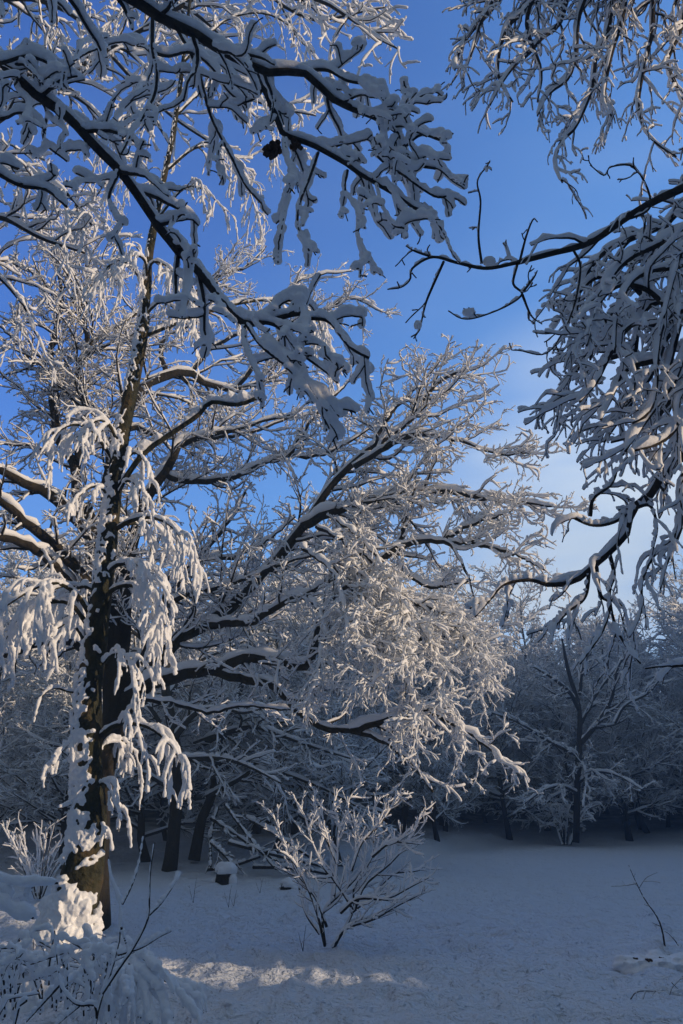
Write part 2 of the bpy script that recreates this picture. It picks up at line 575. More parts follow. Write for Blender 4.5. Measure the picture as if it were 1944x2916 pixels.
# ------------------------------------------------------------------ far wood
def far_tree_proto(seed, H, spread, rt, kind='beech', fork=0.3):
    rng = np.random.default_rng(seed)
    K = 14
    tr = np.zeros((1, K, 3)); tr[0, :, 2] = np.linspace(0, H * 0.9, K)
    lean = rng.normal(size=2) * 0.03
    tr[0, :, 0] = lean[0] * tr[0, :, 2] + np.cumsum(rng.normal(size=K) * 0.07)
    tr[0, :, 1] = lean[1] * tr[0, :, 2] + np.cumsum(rng.normal(size=K) * 0.07)
    tr[0, 0, :2] = 0
    rr = np.linspace(rt, rt * 0.18, K)[None]
    rr[0, 0] *= 1.3
    l1 = grow(rng, tr, rr, 46 / H, tr=(0.07, 0.99), ang=(45, 85), lr=spread / H, K=9, wig=0.12, trop=(0, 0, 0.35), rr=0.48, tip=0.2, shrink=0.55)
    l2 = grow(rng, *l1, 2.8, tr=(0.15, 1.0), ang=(28, 60), lr=0.42, K=7, wig=0.14, trop=(0, 0, 0.12), rr=0.55, tip=0.3, shrink=0.5, flat=.4)
    l3 = grow(rng, *l2, 6.5, tr=(0.1, 1.0), ang=(25, 55), fixedlen=(0.35, 0.85), K=5, wig=0.14, trop=(0, 0, -0.05), rr=0.6, tip=0.5, shrink=0.4, flat=.3)
    l4 = grow(rng, *l3, 4.6, tr=(0.2, 1.0), ang=(25, 55), fixedlen=(0.15, 0.4), K=4, wig=0.12, trop=(0, 0, -0.05), rr=0.7, tip=0.6, shrink=0.3)
    VB, FB = join([bark_of(*l1, 5), bark_of(*l2, 4), bark_of(l3[0], np.maximum(l3[1], .007), 3), bark_of(l4[0], np.maximum(l4[1], .006), 3)])
    VT, FT = join([bark_of(tr, rr, 10)])
    sk = dict(gap=0.12, lump=0.3, lift=0.75)
    VS, FS = join([snow_of(rng, *l1, 0.06, S=4, n=8, **sk), snow_of(rng, *l2, 0.048, S=4, n=5, **sk),
                   snow_of(rng, *l3, 0.036, S=3, n=3, **sk), snow_of(rng, *l4, 0.030, S=3, n=2, **sk)])
    print('far proto', len(l3[0]), len(l4[0]), len(VS))
    root = empty('snowy_tree', (0, 0, 0))
    link_mesh('trunk', VT, FT, FARBARK, root)
    link_mesh('crown', VB, FB, FARBARK, root)
    link_mesh('snow', VS, FS, SNOW_FAR, root)
    return root


def copy_tree(o, parent=None):
    c = o.copy(); COL.objects.link(c)
    if parent is not None: c.parent = parent
    for ch in list(o.children):
        copy_tree(ch, c)
    return c


def place(o, x, y, rz, s, dz=0.0):
    o.location = (x, y, float(gh(x, y)) - 0.05 + dz)
    o.rotation_euler = (0, 0, rz)
    o.scale = (s, s, s * 1.0)


def far_wood():
    protos = [far_tree_proto(11, 13, 5.0, 0.14), far_tree_proto(12, 15, 6.0, 0.18), far_tree_proto(13, 14, 6.5, 0.16),
              far_tree_proto(14, 11, 5.5, 0.12)]
    used = [False] * len(protos)
    rng = random.Random(5)
    spots = []
    for row in range(6):
        for i in range(24):
            y0 = row * 5.5
            x = -26 + i * 3.4 + rng.uniform(-1.3, 1.3) + (row % 2) * 1.7
            y = float(edge_y(x)) + 2.0 + y0 + rng.uniform(-1.6, 1.6)
            spots.append((x, y, row))
    n = 0; FRONT = []
    for (x, y, row) in spots:
        # only what the view can hold, with a margin to the side
        if abs(x) > 0.43 * y + 3: continue
        # keep a lane of sky in front: lower trees on the left front edge
        k = rng.choice([0, 1, 2, 3])
        s = rng.uniform(0.78, 1.05)
        if x < 6: s *= 0.80 + 0.10 * row / 3
        if y > 60: s *= 0.85
        lbl = None
        if used[k]:
            o = copy_tree(protos[k])
        else:
            o = protos[k]; used[k] = True
        place(o, x, y, rng.uniform(0, 6.28), s)
        o.scale = (s * rng.uniform(.8, 1.2), s * rng.uniform(.8, 1.2), s * rng.uniform(.85, 1.12))
        u_, v_ = to_px(np.array([[x, y, 2.0]])); u_ = float(u_[0])
        if row == 0 and 1120 < u_ < 1944:
            FRONT.append((u_, o))
        elif row < 2:
            zone = ('left of the birch' if u_ < 200 else 'between the birch and the bush' if u_ < 780 else 'right behind the bush' if u_ < 1230 else 'right of the bush')
            tag(o, 'snow-covered bare tree at the edge of the shaded wood, ' + zone, 'tree', 'trees at the wood edge ' + zone)
        else:
            zone = ('left of the birch' if u_ < 200 else 'behind the spreading oak' if u_ < 1300 else 'on the right, past the clearing')
            tag(o, 'snow-laden bare tree deep in the far wood, ' + zone, 'tree', 'trees deep in the far wood ' + zone)
        n += 1
    names = ['first', 'second', 'third', 'fourth', 'fifth', 'sixth', 'seventh', 'eighth', 'ninth', 'tenth', 'eleventh', 'twelfth']
    FRONT.sort(key=lambda q: -q[0])
    for i, (u_, o) in enumerate(FRONT):
        tag(o, names[min(i, 11)] + ' tree from the right along the far front edge of the clearing', 'tree', 'trees along the far front edge of the clearing')
    for (px, ptop, Y, k, lab) in ((1085, 1390, 40, 2, 'round-topped tree of fine upright twigs rising behind the oak, right of centre'),
                                  (1230, 1560, 46, 1, 'tall twiggy tree top catching sun just right of the round-topped one'),
                                  (1500, 1610, 50, 2, 'pointed sunlit tree top in the far wood under the arching right bough'),
                                  (1760, 1790, 52, 3, 'bushy tree top in the far wood below the hanging right twigs'),
                                  (1930, 1690, 50, 0, 'tall snowy tree top at the right end of the far wood'),
                                  (60, 1660, 40, 0, 'pale tree top at the left end of the wood, left of the birch'),
                                  (800, 1600, 36, 1, 'twiggy tree standing behind the middle of the oak')):
        q = at(px, ptop, Y); g0 = float(gh(q[0], Y))
        H = (13, 15, 14, 11)[k] * 1.0
        o = copy_tree(protos[k])
        place(o, q[0], Y, px * .01, 1.0)
        o.scale = (.95, .95, (q[2] - g0) / H)
        tag(o, lab, 'tree', 'trees deeper inside the far wood')
    print('far trees', n)
    return protos


PROTOS = far_wood()


# ------------------------------------------------------------------ trees and brush at mid distance
def mid_tree(seed, base, rows, limbs, label, group=None, name='bare_tree', s0=0.03, twig=True):
    """a traced trunk with its traced limbs, each carrying procedurally branching twigs"""
    rng = np.random.default_rng(seed)
    root = empty(name, base, label, 'tree', group)
    P, R = trace(rows, 20, 20)
    V, F = join([bark_of(P, R, 12)])
    t = link_mesh('trunk', V, F, OAKBARK, root)
    V, F = join([snow_of(rng, P, R, 0.02, S=6, n=30, gap=0.5, lump=.5, lift=.5, k_r=.55)])
    link_mesh('snow', V, F, SNOW, t)
    LV = [dict(dens=2.6, tr=(.1, 1), ang=(25, 60), lr=0.42, lmax=2.4, K=8, wig=.16, trop=(0, 0, .0), rr=.55, tip=.25, S=5, sS=5, sn=8, s0=s0),
          dict(dens=4.5, tr=(.1, 1), ang=(25, 60), lr=0.4, lmax=.9, lmin=.2, K=6, wig=.16, trop=(0, 0, -.05), rr=.6, tip=.4, S=4, sS=4, sn=4, s0=s0 * .8),
          dict(dens=6, tr=(.15, 1), ang=(25, 60), fixedlen=(.15, .4), K=4, wig=.16, rr=.7, tip=.5, S=3, sS=3, sn=3, s0=s0 * .65)]
    for lm in limbs:
        build_limb(rng, root, lm, LV, dict(s0=s0, lump=.25, gap=.05), OAKBARK, S0=8)
    return root


# two dark trunks with long level boughs left of centre
b = at(500, 2500, 24.5)
mid_tree(31, (b[0], 24.5, float(gh(b[0], 24.5)) - .1),
         [(480, 2490, .22, 24.5), (492, 2400, .18, 24.5), (505, 2200, .16, 24.5), (485, 2040, .15, 24.5), (470, 1950, .13, 24.5), (480, 1800, .12, 24.5), (500, 1600, .06, 24.5)],
         [lim([(490, 2110), (560, 2030), (640, 2020), (700, 2030), (800, 2000)], 24.5, 22, .09, .02),
          lim([(500, 2160), (450, 2050), (400, 1990), (330, 1980)], 24.5, 24, .09, .02),
          lim([(495, 2165), (620, 2160), (700, 2180), (800, 2230)], 24.5, 21.5, .08, .02),
          lim([(480, 1980), (540, 1900), (640, 1850), (760, 1800)], 24.5, 26, .08, .02),
          lim([(475, 1900), (380, 1800), (250, 1750), (120, 1760)], 24.5, 24, .08, .02),
          lim([(490, 2250), (400, 2200), (300, 2190), (200, 2220)], 24.5, 22.5, .06, .02)],
         'dark-trunked snowy tree with low level boughs, between the stump and the birch')
b = at(640, 2440, 26)
mid_tree(32, (b[0], 26, float(gh(b[0], 26)) - .1),
         [(552, 2450, .18, 26), (575, 2330, .14, 26), (605, 2260, .13, 26), (640, 2100, .11, 26), (700, 1900, .09, 26), (720, 1750, .05, 26)],
         [lim([(555, 2120), (620, 2095), (720, 2070), (800, 2095), (900, 2130), (1000, 2160)], 26, 23, .10, .02),
          lim([(560, 2130), (640, 2090), (720, 2070), (760, 2060), (900, 2000)], 26, 25, .08, .02),
          lim([(590, 2270), (680, 2220), (740, 2190), (800, 2260), (830, 2350)], 26, 24, .08, .015),
          lim([(600, 2220), (680, 2170), (800, 2200), (950, 2260), (1100, 2350)], 26, 24, .08, .015),
          lim([(640, 2080), (740, 2000), (900, 1950), (1080, 1960)], 26, 27, .07, .02)],
         'leaning dark trunk with long snowy boughs reaching right, behind the stump')
b = at(1640, 2420, 43)
mid_tree(33, (b[0], 43, float(gh(b[0], 43)) - .1),
         [(1640, 2400, .16, 43), (1645, 2200, .15, 43), (1650, 2100, .14, 43), (1648, 2010, .11, 43), (1620, 1920, .10, 43), (1600, 1820, .05, 43)],
         [lim([(1650, 2120), (1700, 2060), (1740, 1990), (1760, 1900), (1800, 1830)], 43, 42, .14, .03),
          lim([(1650, 2070), (1690, 1990), (1740, 1920), (1790, 1860)], 43, 44, .10, .03),
          lim([(1648, 2020), (1620, 1970), (1570, 1930), (1520, 1900)], 43, 41, .12, .03),
          lim([(1650, 1980), (1660, 1900), (1690, 1830), (1700, 1760)], 43, 43, .10, .03),
          lim([(1750, 2060), (1780, 2010), (1850, 1970), (1900, 1900)], 42, 42, .08, .03),
          lim([(1640, 2150), (1560, 2110), (1480, 2060), (1400, 2030)], 43, 41, .09, .03),
          lim([(1645, 2230), (1700, 2200), (1760, 2210), (1830, 2250)], 43, 40, .07, .03), lim([(1645, 2260), (1600, 2240), (1550, 2250), (1490, 2290)], 43, 40, .07, .03),
          lim([(1645, 2200), (1660, 2180), (1670, 2220), (1660, 2300)], 43, 40, .06, .03)],
         'snowy tree whose dark trunk forks into a fan, far side of the clearing', s0=.045)


# fallen brush heap left of the centre shrub
def brush_heap():
    rng = np.random.default_rng(40)
    c = P3(690, 2440)
    root = empty('brush_heap', c, 'tangle of fallen branches under snow, behind the snow-capped stump', 'brush')
    for (a, b_) in (((600, 2330), (860, 2500)), ((640, 2290), (780, 2470)), ((620, 2300), (600, 2470)),                     ((650, 2400), (930, 2470)), ((590, 2490), (740, 2440)), ((700, 2330), (880, 2440)), ((600, 2400), (660, 2460)), ((720, 2470), (960, 2500))):
        Yb = 22.5 + rng.uniform(-1, 1)
        rows = lim([a, ((a[0] + b_[0]) / 2 + rng.uniform(-12, 12), (a[1] + b_[1]) / 2 + rng.uniform(-16, 6)), b_], Yb + .8, Yb, .045, .03)
        for r_ in range(len(rows)):
            px, py, rr, YY = rows[r_]
            q = at(px, py, YY); g0 = float(gh(q[0], YY)) + 0.05
            if q[2] < g0: q[2] = g0
            u, v = to_px(q); rows[r_] = (float(u), float(v), rr, YY)
        build_limb(rng, root, rows, [dict(dens=3, fixedlen=(.3, 1.0), K=6, wig=.15, rr=.5, tip=.4, S=4, sS=4, sn=5),
                                     dict(dens=5, fixedlen=(.15, .4), K=4, wig=.15, rr=.6, tip=.5, S=3, sS=3, sn=3)],
                   dict(s0=.028, lump=.3, gap=.1), OAKBARK, S0=6, K0=10, name='branch')


brush_heap()


def blob(c, rx, ry, rz, seed, nu=28, nv=16, amp=.12, f=2.2, flat=None):
    """lumpy closed dome"""
    u = np.linspace(0, 2 * np.pi, nu, endpoint=False); v = np.linspace(-np.pi / 2, np.pi / 2, nv)
    U, Vv = np.meshgrid(u, v)
    x = np.cos(Vv) * np.cos(U); y = np.cos(Vv) * np.sin(U); z = np.sin(Vv)
    n = 1 + amp * (vnoise(x * f + 3 + seed, y * f + z * f + 7, seed) - .5) * 2
    if flat is not None: z = np.where(z < flat, flat, z)
    P = np.stack([x * rx * n, y * ry * n, z * rz * n], -1).reshape(-1, 3) + np.asarray(c)
    i = np.arange(nv - 1)[:, None] * nu; j = np.arange(nu)[None]; j2 = (j + 1) % nu
    q = np.stack([i + j, i + j2, i + nu + j2, i + nu + j], -1).reshape(-1, 4)
    return P, q, np.zeros((0, 3), int)


def stump(px, py, w, h, label, seed):
    g = P3(px, py)
    root = empty('tree_stump', g, label, 'stump')
    K = 8; th = np.arange(26) * 2 * np.pi / 26
    rng = np.random.default_rng(seed)
    ridg = 1 + .14 * np.sin(th * 5 + 1) + .06 * rng.normal(size=26)
    V = []
    for k in range(K):
        t = k / (K - 1)
        rr = w * (1.12 - .25 * t) * ridg
        V.append(np.stack([rr * np.cos(th), rr * np.sin(th), np.full(26, -.1 + t * (h + .1)) + (rng.normal(size=26) * .03 if k == K - 1 else 0)], -1))
    V = np.concatenate(V) + g
    i = np.arange(K - 1)[:, None] * 26; j = np.arange(26)[None]; j2 = (j + 1) % 26
    q = np.stack([i + j, i + j2, i + 26 + j2, i + 26 + j], -1).reshape(-1, 4)
    link_mesh('wood', V, [q, (np.arange(26) + (K - 1) * 26)[None]], OAKBARK, root)
    B = [blob(g + np.array((0.03, 0, h * .95)), w * 1.2, w * 1.2, w * .95, seed, amp=.24, flat=-.35),
         blob(g + np.array((w * 1.05, -.1, h * .2)), w * .5, w * .6, h * .55, seed + 1), blob(g + np.array((-w * .9, .1, h * .1)), w * .5, w * .6, h * .4, seed + 2)]
    V, F = join([(a, b_, c) for a, b_, c in B])
    link_mesh('snow_cap', V, F, SNOW, root)


stump(637, 2515, .20, .28, 'broken dark stump under a round cap of snow', 3)
stump(818, 2528, .15, .08, 'low buried stump, only a dark sliver under snow, left of the bush', 9)


# ------------------------------------------------------------------ shrubs
def shrub(seed, base, stems, label, levels, snow, name='snowy_bush', cat='bush', bark=BARK, vox=None):
    rng = np.random.default_rng(seed)
    root = empty(name, base, label, cat)
    for rows in stems:
        build_limb(rng, root, rows, levels, snow, bark, S0=7, K0=14, name='stem', vox=vox)
    return root


bb = P3(955, 2700)
YB = float(bb[1])
ST = [[(945, 2700), (985, 2640), (1005, 2590), (1010, 2520), (1060, 2440), (1062, 2330), (1075, 2270)],
      [(950, 2700), (985, 2645), (1060, 2620), (1130, 2580), (1190, 2550), (1210, 2535)],
      [(1005, 2590), (980, 2550), (945, 2500), (920, 2470), (885, 2390), (870, 2330), (840, 2280)],
      [(925, 2695), (905, 2610), (880, 2540), (845, 2470), (820, 2440), (795, 2425)],
      [(925, 2690), (918, 2600), (960, 2555), (1030, 2480), (1030, 2430), (1000, 2350), (990, 2290), (1010, 2250)],
      [(1010, 2590), (1040, 2520), (1110, 2460), (1160, 2400), (1190, 2340), (1212, 2296)],
      [(1000, 2600), (1060, 2550), (1120, 2490), (1190, 2480), (1215, 2455)],
      [(930, 2640), (900, 2560), (860, 2510), (830, 2450), (800, 2380), (780, 2330), (762, 2305)],
      [(950, 2560), (960, 2450), (965, 2350), (950, 2300), (960, 2260)],
      [(1060, 2440), (1110, 2400), (1150, 2400), (1195, 2405)],
      [(960, 2460), (925, 2380), (900, 2300), (895, 2240)],
      [(1000, 2480), (1030, 2400), (1080, 2350), (1120, 2290), (1140, 2260)],
      [(970, 2600), (1020, 2560), (1100, 2560), (1180, 2520), (1220, 2500)],
      [(910, 2660), (870, 2600), (850, 2520), (850, 2470), (830, 2410)]]
stems = [lim(s, YB, YB + d, .019, .004) for s, d in zip(ST, (.2, -.5, -.3, -.4, .5, .1, .6, -.1, .7, -.3, .3, .4, -.6, .3))]
shrub(50, bb, stems, 'vase-shaped bush thick with snow standing alone in the clearing',
      [dict(dens=11, tr=(.15, 1), ang=(18, 60), fixedlen=(.2, .7), K=6, wig=.15, trop=(0, 0, .2), rr=.5, tip=.4, S=4, sS=5, sn=6, s0=.0135),
       dict(dens=11, tr=(.12, .95), ang=(25, 60), fixedlen=(.07, .24), K=4, wig=.14, trop=(0, 0, .15), rr=.6, tip=.5, S=3, sS=5, sn=4, s0=.0095)],
      dict(s0=.014, lump=.25, gap=.05, coat=.45, wind=(-.3, -.3, 0)))

bl = P3(130, 2560)
YL = float(bl[1])
rs_ = random.Random(3)
stems = []
for k in range(13):
    dx = rs_.uniform(-110, 110); hgt = rs_.uniform(90, 190)
    stems.append(lim([(110 + dx * .1, 2560), (110 + dx * .5, 2520 - hgt * .4), (110 + dx, 2520 - hgt)], YL, YL + rs_.uniform(-.6, .6), .014, .004))
shrub(51, bl, stems, 'low spiky bush dusted with snow, left of the birch trunk',
      [dict(dens=5, tr=(.2, 1), ang=(18, 45), fixedlen=(.3, .7), K=5, wig=.08, trop=(0, 0, .1), rr=.5, tip=.4, S=3, sS=4, sn=5, s0=.018),
       dict(dens=5, tr=(.2, .95), ang=(25, 50), fixedlen=(.1, .28), K=4, wig=.08, rr=.6, tip=.5, S=3, sS=3, sn=3, s0=.014)],
      dict(s0=.02, lump=.22, gap=.1))
# bent snow-matted bush at the wood's edge on the right
bq = P3(1610, 2410)
stems = []
for k in range(12):
    a = rs_.uniform(-1, 1)
    stems.append(lim([(1610 + a * 14, 2405), (1610 + a * 35, 2360), (1610 + a * 60, 2310), (1610 + a * 100, 2290)], bq[1], bq[1] + rs_.uniform(-1.5, 1.5), .05, .015))
shrub(52, bq, stems, 'clump of dark stems fanning out under matted snow at the far wood edge',
      [dict(dens=3, tr=(.3, 1), ang=(18, 50), fixedlen=(.5, 1.2), K=6, wig=.1, trop=(0, 0, -.6), rr=.5, tip=.4, S=3, sS=4, sn=5, s0=.045),
       dict(dens=5, tr=(.1, 1), ang=(18, 50), fixedlen=(.2, .5), K=4, wig=.1, trop=(0, 0, -.6), rr=.5, tip=.4, S=3, sS=3, sn=3, s0=.04)],
      dict(s0=.05, lump=.22, gap=.05), bark=FARBARK)


# bare sapling, low twigs on the right
def twiggy(seed, stems, base, label, name, cat, side=dict(dens=5, fixedlen=(.08, .35)), s0=.004, bark=BARK, r=.007):
    rng = np.random.default_rng(seed)
    root = empty(name, base, label, cat)
    for rows in stems:
        lv = dict(tr=(.15, .95), ang=(30, 65), K=5, wig=.1, rr=.55, tip=.4, S=4, sS=4, sn=5, s0=s0); lv.update(side)
        build_limb(rng, root, rows, [lv], dict(s0=s0, lump=.4, gap=.4, coat=.3), bark, S0=6, K0=14, name='stem')
    return root


sb = P3(1895, 2706); Y_ = float(sb[1])
twiggy(60, [lim([(1895, 2710), (1885, 2650), (1870, 2610), (1835, 2560), (1805, 2500), (1790, 2464)], Y_, Y_, .012, .003),
            lim([(1820, 2528), (1840, 2500), (1872, 2484)], Y_, Y_ - .1, .004, .002),
            lim([(1812, 2516), (1780, 2522), (1740, 2524)], Y_, Y_ + .1, .004, .002)], sb,
       'thin leaning bare sapling rising from a snow hump at the right', 'sapling', 'sapling', dict(dens=4, fixedlen=(.08, .3)))
sb = P3(1950, 2700); Y_ = float(sb[1])
twiggy(61, [lim([(1960, 2740), (1930, 2690), (1905, 2660), (1892, 2652)], Y_, Y_ + .2, .008, .003)], sb,
       'arched dark twig leaning over the hump beside the bare sapling', 'bent_twig', 'twig', dict(dens=6, fixedlen=(.05, .15)))
sb = P3(1800, 2845); Y_ = float(sb[1])
twiggy(62, [lim([(1795, 2846), (1808, 2828), (1830, 2822), (1868, 2823)], Y_, Y_, .006, .003),
            lim([(1838, 2823), (1834, 2835), (1830, 2846)], Y_, Y_ - .03, .004, .003), lim([(1864, 2823), (1858, 2836)], Y_, Y_ - .03, .004, .002),
            lim([(1812, 2826), (1813, 2846)], Y_, Y_ - .03, .003, .002)], sb,
       'low comb-like dark twig poking from the snow at bottom right', 'snapped_twig', 'twig', dict(dens=0.5, nmin=0, fixedlen=(.03, .05)))
sb = P3(1925, 2830); Y_ = float(sb[1])
twiggy(63, [lim([(1906, 2834), (1914, 2812), (1926, 2800), (1944, 2780), (1960, 2760)], Y_, Y_, .004, .002),
            lim([(1912, 2798), (1922, 2808), (1930, 2816)], Y_, Y_, .004, .002)], sb,
       'small crossed twigs poking from the snow at the right edge', 'crossed_twigs', 'twig', dict(dens=0.5, nmin=0, fixedlen=(.03, .05)))
# grass-like stalks in the clearing left of the bush
for k, (px, py, h) in enumerate(((862, 2705, 70), (650, 2580, 60), (665, 2578, 45), (550, 2570, 70), (740, 2540, 40))):
    g = P3(px, py); Y_ = float(g[1])
    lab = ('forked dry stalk standing in the snow left of the bush', 'thin dry weed stem in front of the stump', 'short dry weed stem beside the thin one, in front of the stump',
           'dry seed stalk with side shoots left of the stump', 'short dry stalk right of the stump')[k]
    twiggy(70 + k, [lim([(px, py + 4), (px + 4, py - h * .5), (px + 9, py - h)], Y_, Y_, .005, .002), lim([(px, py + 4), (px - 8, py - h * .4), (px - 12, py - h * .7)], Y_, Y_, .004, .002)],
           g, lab, 'dry_stalk', 'weed', dict(dens=5, fixedlen=(.05, .2)))


# ------------------------------------------------------------------ the big spreading oak
def oak():
    rng = np.random.default_rng(101)
    Y0 = 14.0
    base = at(305, 2560, Y0); base[2] = float(gh(base[0], Y0)) - .1
    root = empty('spreading_oak', base, 'big spreading oak with snow-lined boughs, right behind the birch', 'tree')
    rows = [(258, 2680, .30, Y0), (262, 2620, .28, Y0), (270, 2450, .21, Y0), (285, 2228, .20, Y0), (318, 2090, .20, Y0), (335, 2000, .24, Y0), (320, 1850, .22, Y0), (290, 1700, .20, Y0), (270, 1560, .17, Y0), (240, 1440, .13, Y0)]
    P, R = trace(rows, Y0, 24)
    V, F = join([bark_of(P, R, 16)])
    t = link_mesh('trunk', V, F, OAKBARK, root)
    V, F = join([snow_of(rng, P, R, 0.03, S=6, n=34, gap=0.45, lump=.5, lift=.35, k_r=.6)])
    link_mesh('snow', V, F, SNOW, t)
    def LV(d=1.0, trop=0.1, s=1.0, l=1.0, t0=.12):
        return [dict(dens=3.3 * d, tr=(t0, 1), ang=(28, 65), lr=0.36 * l, lmax=2.0 * l, lmin=.5, K=9, wig=.20, trop=(0, 0, trop), rr=.45, rcap=.024, tip=.25, S=5, sS=5, sn=9, s0=.022 * s),
                dict(dens=4.9 * d, tr=(.1, 1), ang=(28, 65), lr=0.45, lmax=.9, lmin=.2, K=7, wig=.22, trop=(0, 0, trop), rr=.5, rcap=.009, tip=.35, S=4, sS=5, sn=5, s0=.0175 * s),
                dict(dens=7.5, tr=(.12, 1), ang=(28, 65), fixedlen=(.13, .36), K=5, wig=.22, trop=(0, 0, trop), rr=.6, rcap=.0045, tip=.5, S=3, sS=4, sn=4, s0=.0135 * s),
                dict(dens=10.0, tr=(.15, .95), ang=(28, 65), fixedlen=(.07, .19), K=3, wig=.2, rr=.7, tip=.6, S=3, sS=3, sn=2, s0=.0105 * s, nmin=0)]
    A = []
    # right side, low
    A.append((lim([(335, 2010), (408, 1961), (510, 1923), (606, 1904), (733, 1872), (855, 1897), (893, 1859), (906, 1783), (937, 1719), (1000, 1660)], Y0, 11.5, .115, .028), LV(.9, -.08, 1.0, .8, .3)))
    A.append((lim([(600, 1910), (702, 1936), (784, 1955), (842, 2019), (925, 2076), (1000, 2082), (1060, 2100), (1150, 2150), (1230, 2250)], 13.2, 11.5, .075, .018), LV(.9, -.1, 1.0, .8, .35)))
    A.append((lim([(1000, 2082), (1100, 2050), (1200, 2020), (1280, 2060), (1390, 2127), (1430, 2170)], 12, 11, .05, .015), LV(1.8, -.3, 1.1)))
    # diagonal leader to the upper right
    A.append((lim([(330, 2060), (400, 1950), (485, 1840), (560, 1790), (620, 1755), (676, 1712), (765, 1617), (840, 1530), (886, 1464), (944, 1382), (1059, 1274), (1154, 1210), (1225, 1114), (1276, 1070), (1330, 1050)], Y0, 13, .135, .018), LV(1.4, .12, 1.0)))
    A.append((lim([(574, 1787), (650, 1775), (721, 1770), (800, 1720), (880, 1690), (960, 1640)], 13.5, 12, .07, .025), LV(1.5, 0, 1.0)))
    A.append((lim([(860, 1500), (944, 1462), (1027, 1432), (1142, 1404), (1263, 1400), (1378, 1419), (1480, 1430), (1590, 1445)], 13.3, 12, .08, .012), LV(1.9, .08, 1.0)))
    A.append((lim([(1008, 1330), (1084, 1285), (1154, 1248), (1231, 1240), (1330, 1260), (1400, 1290), (1520, 1290)], 13, 12.5, .05, .012), LV(1.9, .08, 1.0)))
    A.append((lim([(1059, 1274), (1110, 1180), (1180, 1110), (1190, 1050)], 13, 13.5, .045, .012), LV(1.9, .2, .9)))
    A.append((lim([(960, 1660), (1010, 1640), (1065, 1614), (1116, 1572), (1154, 1550), (1212, 1540), (1276, 1547), (1301, 1579), (1333, 1642), (1350, 1700)], 12.5, 12, .07, .012), LV(1.0, -.05, 1.1)))
    A.append((lim([(1142, 1553), (1151, 1483), (1180, 1400), (1180, 1340)], 12.4, 12.4, .045, .012), LV(1.7, .1, 1.0)))
    A.append((lim([(1263, 1537), (1339, 1496), (1390, 1477), (1454, 1457)], 12.2, 12, .03, .01), LV(2.2, .05, 1.0)))
    A.append((lim([(1276, 1547), (1352, 1550), (1441, 1572), (1505, 1598), (1550, 1623)], 12.2, 11.7, .035, .01), LV(2.2, 0, 1.0)))
    A.append((lim([(1000, 1690), (1084, 1655), (1161, 1642), (1218, 1674), (1276, 1668), (1340, 1650)], 12.6, 12.2, .045, .012), LV(1.1, 0, 1.0)))
    A.append((lim([(1060, 1660), (1090, 1661), (1142, 1706), (1218, 1719), (1295, 1751), (1400, 1790)], 12.6, 12, .04, .012), LV(1.6, -.1, 1.0)))
    # drooping heavy mass, centre right
    for k, (x, y, x2, y2, Yd) in enumerate(((900, 1500, 1010, 1720, 11.3), (960, 1480, 1120, 1800, 11), (1010, 1560, 1170, 1880, 10.8), (860, 1560, 980, 1830, 10.8), (940, 1600, 1060, 1960, 10.6),
                                            (1040, 1640, 1250, 1960, 11), (1100, 1700, 1330, 1900, 11.4), (880, 1700, 900, 1960, 11), (1000, 1800, 1180, 2080, 10.6), (1180, 1820, 1370, 1930, 11.4))):
        A.append((lim([(x, y), ((x + x2) / 2 + 30, (y + y2) / 2 - 60), (x2 + 10, y2 - 60), (x2, y2)], 12, Yd, .03, .01), LV(2.4, -.35, 1.0, .9)))
    # left side
    A.append((lim([(300, 1760), (270, 1560), (179, 1440), (115, 1395), (64, 1376), (0, 1338), (-120, 1290)], Y0, 12.5, .12, .05), LV(1.3, .1, .95)))
    A.append((lim([(320, 1850), (290, 1740), (242, 1655), (191, 1591), (128, 1528), (64, 1483), (0, 1425), (-100, 1380)], Y0, 12, .13, .05), LV(1.2, .0, 1.0)))
    A.append((lim([(320, 1880), (240, 1720), (172, 1636), (134, 1591), (83, 1553), (0, 1528), (-90, 1500)], Y0, 11.6, .10, .05), LV(.9, -.05, 1.1)))
    A.append((lim([(300, 1900), (200, 1830), (100, 1840), (0, 1870), (-100, 1850)], Y0, 13, .07, .03), LV(1.0, -.05, 1.1)))
    A.append((lim([(240, 1480), (217, 1414), (215, 1330), (166, 1248), (159, 1210), (147, 1134), (159, 1108), (144, 1019), (156, 942), (175, 872), (172, 815), (153, 738), (140, 650), (150, 590)], Y0, 14, .10, .015), LV(1.5, .18, .85)))
    A.append((lim([(215, 1340), (236, 1255), (242, 1172), (223, 1057), (249, 987), (236, 917), (230, 853), (246, 808), (239, 700), (215, 600), (220, 540)], Y0, 14.4, .08, .015), LV(1.5, .18, .85)))
    A.append((lim([(249, 987), (287, 955), (344, 926), (400, 880), (440, 800)], 14.2, 14.5, .05, .012), LV(1.6, .15, .85)))
    A.append((lim([(144, 1029), (89, 1032), (57, 981), (32, 961), (-40, 900)], 14, 13.7, .045, .012), LV(1.6, .15, .85)))
    A.append((lim([(175, 872), (120, 800), (60, 760), (-20, 740)], 14, 13.7, .04, .012), LV(1.7, .15, .85)))
    A.append((lim([(230, 853), (300, 780), (330, 700), (350, 620)], 14.2, 15, .04, .012), LV(1.2, .2, .9)))
    # behind the birch, up and right
    A.append((lim([(330, 2000), (350, 1800), (365, 1600), (415, 1427), (472, 1338), (510, 1268), (542, 1255), (625, 1236), (720, 1210), (830, 1180)], Y0, 14.5, .14, .015), LV(1.3, .1, .85)))
    A.append((lim([(470, 1345), (500, 1368), (587, 1370), (676, 1357), (733, 1325), (823, 1300), (912, 1300), (1000, 1255), (1080, 1200)], 14.3, 14, .065, .012), LV(1.4, .12, .85)))
